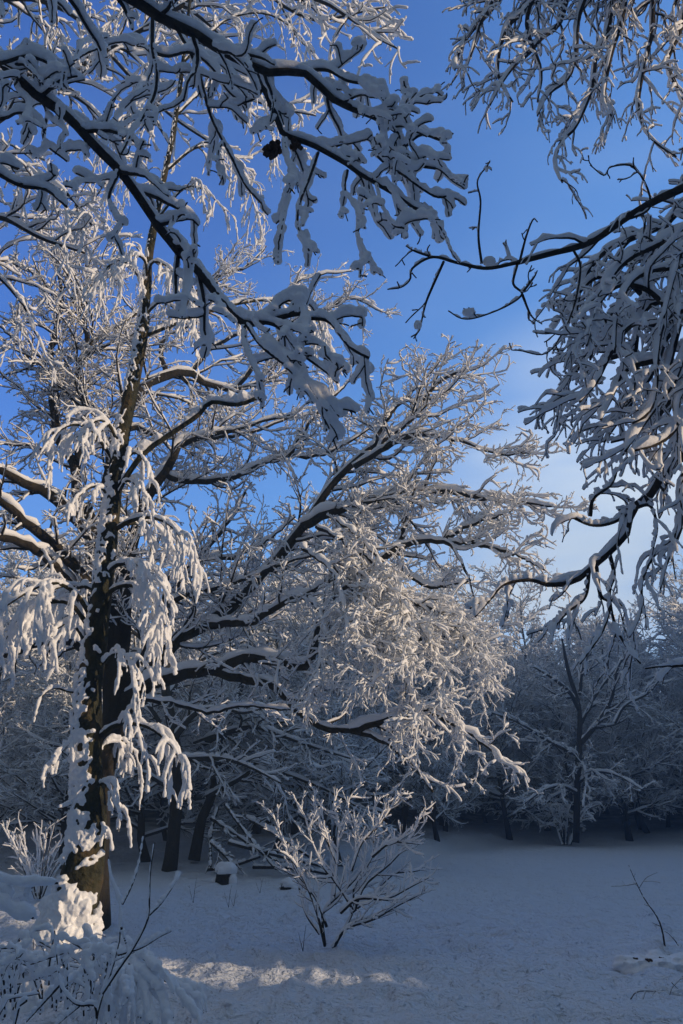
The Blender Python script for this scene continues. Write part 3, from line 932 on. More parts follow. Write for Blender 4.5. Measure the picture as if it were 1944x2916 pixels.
    A.append((lim([(290, 1560), (330, 1230), (408, 1108), (472, 1070), (542, 1064), (574, 1089), (670, 1108), (759, 1083), (816, 1057), (900, 1000)], Y0, 15.5, .12, .012), LV(1.4, .12, .85)))
    A.append((lim([(320, 1240), (383, 1217), (446, 1242), (568, 1248), (702, 1236), (823, 1191), (920, 1180)], 14.6, 15, .06, .012), LV(.9, .1, .9)))
    A.append((lim([(472, 1070), (460, 980), (520, 880), (600, 800), (700, 760), (760, 700)], 15.3, 16, .06, .012), LV(1.4, .2, .85)))
    A.append((lim([(670, 1108), (760, 1000), (840, 930), (930, 880), (1000, 850), (1090, 890)], 15.2, 15.5, .05, .01), LV(1.4, .2, .85)))
    A.append((lim([(542, 1064), (620, 980), (760, 900), (850, 800), (1000, 770)], 15.3, 16, .05, .01), LV(.8, .2, .9)))
    A.append((lim([(823, 1300), (900, 1180), (980, 1100), (1040, 1060)], 14, 14.5, .04, .01), LV(1.0, .2, .9)))
    A.append((lim([(472, 1713), (548, 1693), (638, 1668), (720, 1640), (800, 1600)], 13.6, 13, .05, .012), LV(1.4, 0, .9)))
    A.append((lim([(450, 1660), (555, 1610), (606, 1591), (676, 1585), (760, 1540), (840, 1470)], 13.8, 13.4, .05, .012), LV(1.4, 0, .9)))
    A.append((lim([(380, 1930), (440, 1800), (480, 1700), (560, 1600), (640, 1500), (700, 1400)], Y0, 14.5, .09, .02), LV(1.3, .1, .95)))
    # thin level limb under the boughs
    A.append((lim([(400, 1985), (520, 2010), (600, 2030), (700, 2010), (860, 2030)], 13.6, 13, .035, .012), LV(1.0, 0, .9)))
    n = 0
    for rows, lv in A:
        r0 = rows[0][2]
        build_limb(rng, root, rows, lv, dict(s0=.03, lump=.22, gap=.02), OAKBARK, S0=10 if r0 > .06 else 7, K0=26, jit=.012)


oak()


# ------------------------------------------------------------------ the birch
def birch():
    rng = np.random.default_rng(202)
    Y0 = 9.0
    base = at(215, 2700, Y0); base[2] = float(gh(base[0], Y0)) - .05
    root = empty('snowy_birch', base, 'snow-plastered birch with a curving trunk and weeping white sprays', 'tree')
    k = Y0 / FPX / cp * 1.02
    tp = [(130, 2880, 84), (150, 2790, 80), (186, 2680, 64), (209, 2595, 55), (236, 2480, 47), (250, 2380, 43), (252, 2300, 40), (248, 2100, 37), (253, 1950, 34), (275, 1800, 30), (300, 1600, 26), (310, 1500, 25), (325, 1380, 23), (345, 1250, 22),
          (375, 1100, 21), (402, 960, 19), (415, 850, 16), (425, 720, 12), (455, 560, 10), (485, 420, 9), (505, 300, 8), (530, 100, 6), (550, -100, 4)]
    rows = [(x, y, w * k, Y0) for x, y, w in tp]
    P, R = trace(rows, Y0, 60)
    V, F = join([bark_of(P, R * (1 + .05 * rng.normal(size=R.shape)), 20)])
    t = link_mesh('trunk', V, F, BIRCHBARK, root)
    # snow stuck in patches on the trunk
    P2, R2 = P[0], R[0]
    n = 2600; KA = 7
    u = rng.random(n) ** 1.7 * (len(P2) - 3); a0 = u.astype(int); f = (u - a0)[:, None]
    c = P2[a0] * (1 - f) + P2[a0 + 1] * f; rr_ = R2[a0]
    _, py = to_px(c); low = py > 2540
    dens = np.where(low, 1.0, np.where(vnoise(py / 70., py * 0 + 3.3, 4) > .45, .75, .22))
    keep = rng.random(n) < dens
    c, rr_, low, py = c[keep], rr_[keep], low[keep], py[keep]; n = len(c)
    mid = rng.normal(np.where(low, math.radians(-122), math.radians(-135)), np.where(low, .95, .62))
    span = rng.uniform(.10, .55, n) * np.where(low, 1.0, .9)
    ths = mid[:, None] + span[:, None] * np.linspace(-1, 1, KA)[None]
    wob = np.cumsum(rng.normal(size=(n, KA)) * .012, axis=1) + (rng.normal(size=(n, 1)) * .04) * np.linspace(-1, 1, KA)[None]
    arc = np.stack([c[:, None, 0] + rr_[:, None] * .99 * np.cos(ths), c[:, None, 1] + rr_[:, None] * .99 * np.sin(ths), c[:, None, 2] + wob], -1)
    ra = rng.uniform(.09, .24, (n, 1)) * rr_[:, None] * np.where(low, 1.1, 1.0)[:, None] * np.clip(1 + rng.normal(size=(n, KA)) * .35, .4, 1.8)
    ra = ra * np.sqrt(np.clip(1 - np.linspace(-1, 1, KA) ** 2, .02, 1))[None]
    parts = [tubes(arc, ra, 7)]
    V, F = join(parts)
    so = link_mesh('snow', V, F, SNOW, t)
    add_remesh(so, .008, sm=2)
    # weeping sprays: an arching bough, hanging branchlets coated with snow
    def W(d=1.0, s=1.0, l=1.0):
        return [dict(dens=9.0 * d, tr=(.2, 1), ang=(25, 60), fixedlen=(.3 * l, .85 * l), K=8, wig=.10, trop=(0, 0, -1.5), rr=.5, tip=.4, S=4, sS=6, sn=9, s0=.0205 * s, shrink=.25),
                dict(dens=10.0 * d, tr=(.08, .95), ang=(20, 50), fixedlen=(.10 * l, .32 * l), K=6, wig=.12, trop=(0, 0, -1.2), rr=.6, tip=.5, S=3, sS=5, sn=6, s0=.0172 * s, shrink=.3)]
    B = []
    B.append((lim([(262, 1760), (215, 1690), (150, 1660), (70, 1690), (-30, 1760)], 9, 8.2, .03, .01), W(1.4, 1.35)))
    B.append((lim([(262, 1800), (200, 1720), (120, 1720), (50, 1760), (10, 1830)], 9, 8.5, .03, .01), W(1.4, 1.3)))
    B.append((lim([(255, 1850), (210, 1780), (160, 1790), (120, 1860)], 9, 8.6, .025, .01), W(1.1, 1.2, .8)))
    B.append((lim([(290, 1700), (240, 1670), (180, 1700), (120, 1740)], 9, 9.4, .025, .01), W(1.3, 1.3)))
    B.append((lim([(325, 1510), (380, 1480), (440, 1475), (500, 1510), (545, 1600)], 9, 8.4, .03, .01), W(1.1, 1.1)))
    B.append((lim([(312, 1490), (370, 1490), (430, 1490), (480, 1540), (500, 1600)], 9, 9.6, .03, .01), W(1.0, 1.1)))
    B.append((lim([(300, 1650), (330, 1610), (400, 1610), (440, 1680), (470, 1780)], 9, 8.5, .03, .01), W(1.3, 1.25)))
    B.append((lim([(270, 1720), (340, 1670), (410, 1680), (450, 1760), (460, 1800)], 9, 8.7, .03, .01), W(1.3, 1.2)))
    B.append((lim([(280, 1900), (330, 1860), (370, 1890), (385, 1950)], 9, 8.6, .02, .008), W(1.0, 1.1, .8)))
    B.append((lim([(270, 2110), (320, 2070), (380, 2060), (440, 2080), (500, 2140), (540, 2230)], 9, 8.5, .032, .01), W(1.0, 1.3)))
    B.append((lim([(265, 2170), (310, 2110), (350, 2110), (390, 2150)], 9, 9.3, .02, .01), W(1.2, 1.2, .8)))
    B.append((lim([(268, 2250), (300, 2230), (330, 2290), (345, 2340)], 9, 8.7, .02, .008), W(.8, 1.2, .55)))
    B.append((lim([(240, 2110), (205, 2110), (175, 2140), (150, 2180)], 9, 8.7, .02, .008), W(1.0, 1.2, .6)))
    B.append((lim([(245, 1975), (200, 1970), (150, 1960), (115, 1990), (95, 2060)], 9, 8.7, .016, .006), [dict(dens=.6, nmin=0, fixedlen=(.1, .2), K=5, trop=(0, 0, -1), s0=.02)]))
    B.append((lim([(250, 2290), (210, 2290), (165, 2303)], 9, 8.8, .014, .006), [dict(dens=.6, nmin=0, fixedlen=(.1, .2), K=5, trop=(0, 0, -1), s0=.02)]))
    B.append((lim([(270, 2380), (292, 2350), (300, 2390)], 9, 8.8, .014, .006), W(.7, 1.0, .35)))
    # middle
    B.append((lim([(335, 1330), (280, 1250), (230, 1210), (170, 1225), (130, 1290)], 9, 8.6, .025, .01), W(1.1, 1.1)))
    B.append((lim([(345, 1280), (310, 1210), (270, 1200), (230, 1260)], 9, 8.5, .025, .01), W(1.1, 1.2)))
    B.append((lim([(335, 1330), (380, 1290), (410, 1310), (430, 1370)], 9, 8.7, .02, .01), W(1.1, 1.1, .7)))
    B.append((lim([(320, 1440), (290, 1390), (250, 1390), (210, 1430)], 9, 8.6, .02, .01), W(1.2, 1.2, .7)))
    B.append((lim([(330, 1420), (360, 1370), (400, 1390), (420, 1420)], 9, 8.6, .02, .01), W(1.2, 1.2, .6)))
    # frothy top heads
    B.append((lim([(415, 860), (390, 780), (340, 740), (290, 780), (260, 860)], 9, 8.5, .02, .008), W(1.4, .8, .9)))
    B.append((lim([(420, 830), (430, 750), (480, 760), (530, 830), (560, 920)], 9, 8.5, .02, .008), W(1.4, .8, .9)))
    B.append((lim([(420, 800), (410, 740), (370, 730), (330, 800)], 9, 8.3, .02, .008), W(1.4, .8, .8)))
    B.append((lim([(410, 900), (460, 860), (520, 900), (570, 980)], 9, 8.8, .02, .008), W(1.2, .8, .8)))
    B.append((lim([(450, 620), (520, 540), (580, 540), (640, 600)], 9, 8.9, .02, .006), W(1.3, .75, .9)))
    B.append((lim([(480, 480), (560, 420), (640, 430), (700, 520), (740, 640)], 9, 9.4, .02, .006), W(1.2, .7)))
    B.append((lim([(500, 330), (600, 240), (700, 230), (760, 320), (790, 480)], 9, 9.6, .02, .006), W(1.1, .65)))
    B.append((lim([(520, 180), (640, 60), (760, 40), (860, 110), (900, 220)], 9, 9.4, .02, .006), W(1.1, .7)))
    B.append((lim([(490, 420), (430, 340), (350, 340), (280, 420)], 9, 9.4, .02, .006), W(1.1, .75)))
    B.append((lim([(530, 100), (440, 20), (340, 40), (260, 140)], 9, 9.4, .02, .006), W(1.1, .75)))
    B.append((lim([(460, 560), (400, 480), (320, 500), (260, 580)], 9, 9.6, .02, .006), W(1.1, .75)))
    B.append((lim([(400, 960), (560, 900), (700, 860), (800, 860), (900, 900), (920, 980)], 9, 10, .028, .006), W(.8, .8, .9)))
    B.append((lim([(820, 860), (880, 880), (920, 960), (935, 1080)], 10, 10, .012, .005), W(1.6, 1.0, .8)))
    for rows, lv in B:
        build_limb(rng, root, rows, lv, dict(s0=.020, lump=.24, gap=.02, coat=.66, lift=.55, wind=(-.2, -.2, 0)), BIRCHBARK, S0=7, K0=18, name='bough', vox=.0075)
    # broken side limb with lumpy snow
    build_limb(rng, root, lim([(335, 1400), (351, 1370), (408, 1293), (485, 1236), (561, 1185), (600, 1146), (676, 1153), (746, 1127)], 9, 8.6, .035, .022),
               [dict(dens=1.2, fixedlen=(.1, .5), K=6, wig=.12, s0=.014)], dict(s0=.04, lump=.5, gap=.18, lift=.9), BIRCHBARK, S0=8, name='bough', vox=.01)


birch()


# ------------------------------------------------------------------ overhead boughs, near, from a tree to the left of the camera
def near_left():
    rng = np.random.default_rng(303)
    Y0 = 4.6
    base = np.array((-3.6, 3.2, float(gh(-3.6, 3.2)) - .1))
    root = empty('overhanging_tree', base, 'near tree whose shaded snow-heavy boughs hang across the upper left', 'tree')
    # its trunk stands to the left of the frame
    P = spline([(-3.6, 3.2, base[2], .22), (-3.55, 3.25, 1.5, .18), (-3.4, 3.4, 3.2, .16), (-3.35, 3.6, 5.0, .13), (-3.2, 3.9, 7.0, .08), (-3.0, 4.2, 9.0, .03)], 24)
    V, F = join([bark_of(P[None, :, :3], P[None, :, 3], 14)])
    link_mesh('trunk', V, F, BARK, root)
    def LV(d=1.0, s=1.0, l=1.0, trop=-.35, t0=.1):
        return [dict(dens=5.6 * d, tr=(t0, 1), ang=(30, 65), fixedlen=(.35 * l, 1.0 * l), K=10, wig=.17, trop=(0, 0, trop), rr=.5, tip=.35, S=6, sS=8, sn=12, s0=.037 * s, shrink=.35),
                dict(dens=6.5 * d, tr=(.15, 1), ang=(35, 70), fixedlen=(.12 * l, .34 * l), K=6, wig=.17, trop=(0, 0, trop * .6), rr=.6, tip=.5, S=5, sS=8, sn=7, s0=.030 * s, shrink=.3),
                dict(dens=7, tr=(.3, 1), ang=(35, 75), fixedlen=(.03, .10), K=4, wig=.2, rr=.6, tip=.6, S=4, sS=5, sn=4, s0=.007, shrink=.2)]
    A = []
    kk = Y0 / FPX
    A.append((lim([(-500, 40), (-250, 60), (-60, 130), (0, 172), (83, 255), (191, 332), (268, 415), (338, 485), (395, 561), (446, 638), (510, 721)], 4.2, 4.8, .036, .028), LV(.8, .9)))
    A.append((lim([(446, 638), (497, 700), (574, 783), (638, 866), (695, 920), (765, 914), (823, 898), (880, 890)], 4.8, 4.8, .034, .014), LV(1.1, 1.15, .9)))
    A.append((lim([(823, 898), (850, 870), (874, 904), (937, 917), (995, 987), (1050, 1020)], 4.8, 4.7, .014, .009), LV(1.0, 1.2, .5)))
    A.append((lim([(700, 920), (740, 980), (800, 1030), (860, 1070), (931, 1170)], 4.8, 4.6, .014, .007), LV(1.2, 1.3, .6)))
    A.append((lim([(720, 915), (790, 930), (850, 1000), (930, 1060), (960, 1090)], 4.8, 4.6, .014, .007), LV(1.0, 1.2, .5)))
    A.append((lim([(694, 925), (700, 990), (730, 1060), (745, 1085)], 4.8, 4.7, .012, .007), LV(.6, 1.2, .4)))
    A.append((lim([(340, 485), (310, 560), (330, 620), (350, 640)], 4.6, 4.6, .012, .007), LV(1.0, 1.1, .6)))
    A.append((lim([(-400, -200), (0, -120), (200, -60), (357, -13), (434, 38), (497, 70), (555, 96), (612, 134), (689, 175), (765, 207), (855, 204), (906, 242), (944, 281), (1000, 306)], 4.0, 4.8, .040, .022), LV(.9, 1.0)))
    A.append((lim([(960, 290), (1000, 310), (1071, 338), (1135, 383), (1160, 440), (1190, 470), (1240, 480)], 4.8, 4.8, .022, .009), LV(1.6, 1.15, .65)))
    A.append((lim([(1100, 360), (1150, 330), (1190, 280), (1230, 265)], 4.8, 4.9, .010, .006), LV(1.4, 1.0, .35)))
    A.append((lim([(1150, 420), (1200, 385), (1260, 400), (1290, 380)], 4.8, 4.8, .010, .006), LV(1.4, 1.1, .35)))
    A.append((lim([(860, 204), (930, 200), (990, 230), (1050, 240), (1090, 250)], 4.8, 4.6, .014, .008), LV(1.1, 1.4, .5)))
    A.append((lim([(434, 38), (434, 147), (446, 191), (440, 268), (400, 345), (383, 364), (344, 440)], 4.5, 4.4, .014, .006), LV(.5, .8, .6)))
    A.append((lim([(434, 150), (480, 160), (540, 150), (600, 190), (650, 260), (700, 300)], 4.5, 4.8, .012, .006), LV(.9, 1, .6)))
    A.append((lim([(700, 180), (733, 210), (759, 268), (791, 344), (810, 383), (893, 415), (995, 472), (1008, 485), (1071, 523), (1135, 561), (1180, 593), (1225, 606)], 4.7, 4.9, .026, .010), LV(1.2, 1.15, .65)))
    A.append((lim([(1200, 595), (1225, 606), (1263, 663), (1288, 721), (1310, 750)], 4.9, 4.9, .010, .005), LV(.3, 1.3, .3)))
    A.append((lim([(810, 389), (816, 446), (835, 510), (816, 574), (797, 676)], 4.75, 4.6, .011, .006), LV(.8, 1.15, .4)))
    A.append((lim([(906, 434), (880, 510), (855, 574), (848, 644), (880, 714)], 4.8, 4.7, .011, .006), LV(.8, 1.15, .4)))
    A.append((lim([(989, 485), (982, 542), (1020, 606), (1020, 676), (1050, 746)], 4.8, 4.7, .011, .006), LV(.9, 1.15, .4)))
    A.append((lim([(1071, 523), (1090, 590), (1120, 640), (1150, 650)], 4.8, 4.7, .010, .006), LV(.9, 1.15, .4)))
    A.append((lim([(1060, 400), (1080, 450), (1150, 500), (1240, 560), (1290, 550)], 4.8, 4.8, .012, .006), LV(1.4, 1.15, .45)))
    A.append((lim([(500, 75), (560, 190), (600, 330), (660, 450), (700, 530), (745, 580)], 4.6, 4.9, .014, .006), LV(.9, 1.0, .6)))
    A.append((lim([(290, 430), (330, 340), (390, 260), (440, 180)], 4.6, 5.2, .012, .006), LV(.9, 1.0, .6)))
    A.append((lim([(120, 290), (200, 180), (300, 130), (400, 110)], 4.5, 5.0, .014, .006), LV(.9, 1.0, .6)))
    A.append((lim([(60, 230), (130, 310), (125, 400), (190, 460)], 4.5, 4.6, .012, .006), LV(.8, 1.1, .6)))
    A.append((lim([(-150, 450), (-40, 480), (60, 530), (130, 540), (190, 590)], 4.4, 4.4, .016, .008), LV(.6, 1.1, .5)))
    A.append((lim([(-100, 180), (0, 180), (80, 160), (160, 190)], 4.2, 4.3, .016, .008), LV(.8, 1.1, .6)))
    A.append((lim([(-100, 320), (0, 340), (60, 320), (130, 370)], 4.2, 4.4, .014, .008), LV(.6, 1.2, .5)))
    for rows, lv in A:
        rows = rooted(rows, P)
        build_limb(rng, root, rows, lv, dict(s0=.036, lump=.15, gap=0, lift=.84, k_r=.5, coat=.5, wind=(-.2, .5, 0), squash=.72), BARK, S0=10, K0=30, name='bough', vox=.0085, rmin=.0050)
    # withered seed clumps
    for (px, py, s) in ((775, 425, .065), (845, 415, .04)):
        c = at(px, py, 4.75)
        rg = np.random.default_rng(int(px))
        parts = [blob(c + rg.normal(size=3) * s * .45, s * .35, s * .35, s * .3, i, nu=8, nv=6, amp=.5, f=4) for i in range(26)]
        V, F = join(parts)
        link_mesh('dead_leaf_clump', V, F, LEAF, root, smooth=False)


near_left()


# sunlit tree between: fills the top left
def back_left():
    rng = np.random.default_rng(404)
    base = np.array((-7.2, 10.5, float(gh(-7.2, 10.5)) - .1))
    root = empty('sunlit_tree', base, 'tree off the left edge whose sunlit knobbly snow-coated twigs fill the top left', 'tree')
    P = spline([(-7.2, 10.5, base[2], .26), (-7.0, 10.5, 3, .22), (-6.9, 10.5, 6, .17), (-6.6, 10.4, 9, .1), (-6.2, 10.2, 12, .04)], 24)
    V, F = join([bark_of(P[None, :, :3], P[None, :, 3], 14)])
    link_mesh('trunk', V, F, OAKBARK, root)
    def LV(d=1.0, s=1.0, trop=-.15):
        return [dict(dens=3.8 * d, tr=(.1, 1), ang=(28, 62), fixedlen=(.7, 1.7), K=10, wig=.2, trop=(0, 0, trop), rr=.5, tip=.3, S=5, sS=6, sn=11, s0=.028 * s, shrink=.35),
                dict(dens=4.6 * d, tr=(.1, 1), ang=(30, 65), fixedlen=(.25, .6), K=7, wig=.2, trop=(0, 0, trop), rr=.6, tip=.4, S=4, sS=6, sn=7, s0=.023 * s, shrink=.3),
                dict(dens=6, tr=(.2, 1), ang=(30, 65), fixedlen=(.08, .2), K=4, wig=.2, rr=.7, tip=.5, S=3, sS=5, sn=4, s0=.018 * s, shrink=.3)]
    A = [lim([(-500, 900), (-300, 760), (-100, 640), (0, 620), (120, 680), (240, 720)], 10.4, 9.6, .07, .015),
         lim([(-500, 700), (-300, 520), (-100, 440), (0, 455), (100, 500), (200, 560), (260, 640)], 10.4, 9.4, .06, .015),
         lim([(-450, 500), (-200, 300), (-20, 200), (120, 230), (250, 300), (330, 390)], 10.4, 9.8, .06, .015),
         lim([(-450, 300), (-200, 60), (0, 0), (108, 0), (198, 38), (287, 108), (380, 160), (470, 260)], 10.4, 10, .06, .015),
         lim([(-450, 100), (-100, -150), (150, -120), (350, -60), (500, 0), (640, 110), (720, 200)], 10.4, 10.5, .06, .015),
         lim([(-100, -250), (300, -250), (600, -120), (800, -40), (950, 20), (1060, 100), (1135, 140)], 10.4, 9.0, .06, .012),
         lim([(700, -80), (780, 0), (900, 60), (1000, 40), (1100, 20)], 10, 9.6, .03, .01),
         lim([(300, 140), (400, 250), (500, 340), (620, 420), (700, 480)], 10.2, 10.6, .03, .01),
         lim([(-300, 760), (-60, 760), (60, 860), (100, 950)], 10.4, 10.6, .04, .012),
         lim([(500, 0), (560, 100), (640, 240), (760, 300), (900, 330)], 10.4, 10.6, .03, .01)]
    for rows in A:
        rows = rooted(rows, P)
        build_limb(rng, root, rows, LV(1.0, 1.0), dict(s0=.03, lump=.22, gap=.02, coat=.45), OAKBARK, S0=8, K0=26, name='bough')


back_left()


# ------------------------------------------------------------------ boughs from the right
def near_right():
    rng = np.random.default_rng(505)
    base = np.array((4.9, 4.8, float(gh(4.9, 4.8)) - .1))
    root = empty('leaning_tree', base, 'tree off the right edge whose drooping snowy boughs hang down the right side', 'tree')
    P = spline([(4.9, 4.8, base[2], .24), (4.85, 4.8, 2, .2), (4.7, 4.9, 4, .17), (4.4, 5.1, 6.5, .13), (4.1, 5.4, 9, .07), (3.8, 5.6, 11, .03)], 24)
    V, F = join([bark_of(P[None, :, :3], P[None, :, 3], 14)])
    link_mesh('trunk', V, F, BARK, root)
    def LV(d=1.0, s=1.0, l=1.0, trop=-.7, t0=.12):
        return [dict(dens=5.2 * d, tr=(t0, 1), ang=(25, 58), fixedlen=(.4 * l, 1.1 * l), K=10, wig=.20, trop=(0, 0, trop), rr=.45, tip=.35, S=5, sS=6, sn=10, s0=.019 * s, shrink=.35),
                dict(dens=5.5 * d, tr=(.1, 1), ang=(25, 60), fixedlen=(.14 * l, .42 * l), K=7, wig=.15, trop=(0, 0, trop), rr=.6, tip=.45, S=4, sS=5, sn=6, s0=.0165 * s, shrink=.3),
                dict(dens=7, tr=(.2, 1), ang=(30, 60), fixedlen=(.06, .18), K=4, wig=.15, trop=(0, 0, trop), rr=.7, tip=.5, S=3, sS=5, sn=4, s0=.012 * s, shrink=.3)]
    SN = dict(s0=.028, lump=.2, gap=.06, coat=.45, lift=.8, wind=(-.3, .4, 0))
    A = []
    # hanging curtain from the top
    V_ = [[(1767, -60), (1728, 96), (1697, 159), (1687, 242), (1665, 306), (1633, 370), (1594, 408), (1582, 472), (1601, 520)],
          [(1640, -60), (1594, 64), (1543, 108), (1505, 153), (1467, 185), (1429, 236), (1395, 300)],
          [(1580, -60), (1499, 26), (1441, 83), (1416, 191), (1429, 240), (1460, 290)],
          [(1480, -60), (1390, 38), (1333, 102), (1301, 166), (1295, 200)],
          [(1870, -40), (1856, 96), (1843, 147), (1818, 281), (1830, 357), (1869, 408), (1926, 446)],
          [(1700, -60), (1650, 40), (1640, 140), (1620, 220), (1560, 270), (1530, 330)],
          [(1960, -40), (1940, 80), (1900, 180), (1930, 260), (1960, 330)],
          [(1500, -80), (1420, -20), (1370, 60), (1340, 160)],
          [(1800, -60), (1770, 60), (1740, 160), (1720, 280), (1740, 330)],
          [(1560, -60), (1500, 60), (1540, 200), (1530, 290)]]
    for v in V_:
        A.append((lim(v, 6.3, 6.0, .028, .008), LV(1.25, .85, .75), SN))
    # bare reaching branch
    bare = dict(s0=.006, lump=.5, gap=.3, coat=.3, lift=.8)
    lvb = [dict(dens=5, tr=(.25, 1), ang=(35, 70), fixedlen=(.06, .3), K=6, wig=.16, trop=(0, 0, .0), rr=.4, tip=.5, S=5, sS=5, sn=6, s0=.005),
           dict(dens=7, tr=(.2, 1), ang=(35, 70), fixedlen=(.02, .07), K=4, wig=.16, rr=.7, tip=.7, S=4, sS=4, sn=3, s0=.004)]
    A.append((lim([(2080, 480), (1944, 536), (1850, 580), (1767, 631), (1697, 682), (1639, 705), (1582, 719), (1473, 748)], 5.0, 5.0, .034, .018), LV(.7, .8, .7, t0=.02), dict(s0=.012, lump=.3, gap=.1, coat=.3, lift=.7)))
    A.append((lim([(1473, 748), (1384, 764), (1301, 748), (1231, 732), (1174, 764), (1167, 796), (1142, 818), (1103, 824)], 5.0, 4.8, .014, .004), lvb, bare))
    for pts in ([(1371, 750), (1362, 670), (1368, 574), (1359, 517), (1384, 478), (1400, 485)], [(1480, 742), (1499, 670), (1518, 625), (1530, 632)],
                [(1263, 745), (1218, 847), (1205, 891), (1193, 942), (1170, 960)], [(1633, 713), (1652, 757), (1642, 840), (1614, 923), (1556, 1006), (1473, 997)],
                [(1473, 751), (1461, 808), (1486, 837), (1441, 872), (1359, 904), (1314, 907), (1276, 885)], [(1486, 837), (1512, 898), (1543, 923)],
                [(1231, 732), (1180, 715), (1155, 700)], [(1490, 830), (1520, 790), (1530, 770)],
                [(1740, 640), (1850, 590), (1810, 480), (1740, 475), (1720, 500), (1680, 470)]):
        A.append((lim(pts, 5, 4.95, .010, .003), lvb, bare))
    # blobs of snow left on the bare branch are added below
    U = [[(2000, 720), (1944, 796), (1913, 853), (1856, 866), (1824, 910), (1811, 993), (1811, 1057), (1792, 1146), (1741, 1180)],
         [(2000, 700), (1939, 910), (1901, 1057), (1869, 1121), (1869, 1185)],
         [(1856, 866), (1780, 800), (1700, 790), (1640, 850), (1610, 960)],
         [(1900, 640), (1800, 680), (1720, 720), (1660, 800), (1640, 900), (1620, 1000)],
         [(2000, 560), (1900, 640), (1860, 760), (1830, 880)],
         [(1820, 900), (1740, 900), (1680, 980), (1640, 1060), (1590, 1120)],
         [(1811, 1000), (1720, 1030), (1680, 1110), (1650, 1170)],
         [(1980, 900), (1900, 960), (1860, 1060), (1760, 1200), (1720, 1260)],
         [(2000, 1050), (1900, 1150), (1830, 1230), (1740, 1260)],
         [(2000, 620), (1920, 720), (1760, 760), (1700, 860), (1690, 980)],
         [(1960, 1000), (1960, 1150), (1920, 1260), (1880, 1330)]]
    for u in U:
        A.append((lim(u, 5.8, 5.6, .026, .008), LV(1.6, .95, .6, -.35), SN))
        A.append((lim([(a + 60, b_ + 25) for a, b_ in u], 5.1, 4.9, .022, .008), LV(1.2, .95, .6, -.3), SN))
    SN2 = dict(s0=.017, lump=.35, gap=.12, coat=.45, lift=.9, k_r=.45, wind=(-.3, .3, 0))
    A.append((lim([(2060, 1220), (1944, 1300), (1882, 1350), (1862, 1400), (1799, 1451), (1786, 1515), (1735, 1572), (1677, 1623), (1626, 1661), (1556, 1665)], 5.2, 5.2, .034, .016), LV(.7, 1.0, .5), SN2))
    A.append((lim([(1556, 1665), (1505, 1652), (1435, 1665), (1397, 1706), (1352, 1757)], 5.2, 5.2, .014, .005), LV(.8, 1.1, .35), SN2))
    for pts in ([(1677, 1625), (1665, 1700), (1614, 1744), (1582, 1783), (1569, 1834)], [(1697, 1608), (1709, 1693), (1735, 1719), (1716, 1795), (1652, 1890)],
                [(1735, 1575), (1748, 1636), (1735, 1687), (1748, 1770), (1779, 1834), (1824, 1890)], [(1944, 1419), (1920, 1528), (1869, 1572), (1830, 1649), (1824, 1744), (1792, 1815)],
                [(1799, 1457), (1741, 1489), (1684, 1496), (1620, 1470)], [(1799, 1450), (1850, 1440), (1870, 1500), (1860, 1560)], [(1960, 1350), (1940, 1500), (1900, 1600), (1880, 1680)],
                [(1680, 1470), (1690, 1420), (1740, 1380), (1760, 1330)]):
        A.append((lim(pts, 5.2, 5.1, .014, .006), LV(1.1, .85, .40), SN2))
    A.append((lim([(2000, 1890), (1944, 1897), (1888, 1897), (1837, 1904)], 5.2, 5.2, .010, .005), LV(.5, 1.0, .2), SN2))
    for rows, lv, sn in A:
        rows = rooted(rows, P)
        build_limb(rng, root, rows, lv, sn, BARK, S0=8, K0=36, name='bough', rmin=.0045)
    parts = []
    for (px, py, sx, sz, Y) in ((1395, 745, .045, .03, 5.0), (1337, 890, .045, .028, 4.95), (1190, 925, .03, .03, 4.9), (1385, 482, .012, .02, 4.95)):
        c = at(px, py, Y); parts.append(blob(c, sx, sx * .8, sz, int(px), nu=20, nv=12, amp=.35, f=2))
    V, F = join(parts)
    link_mesh('snow', V, F, SNOW, root)


near_right()


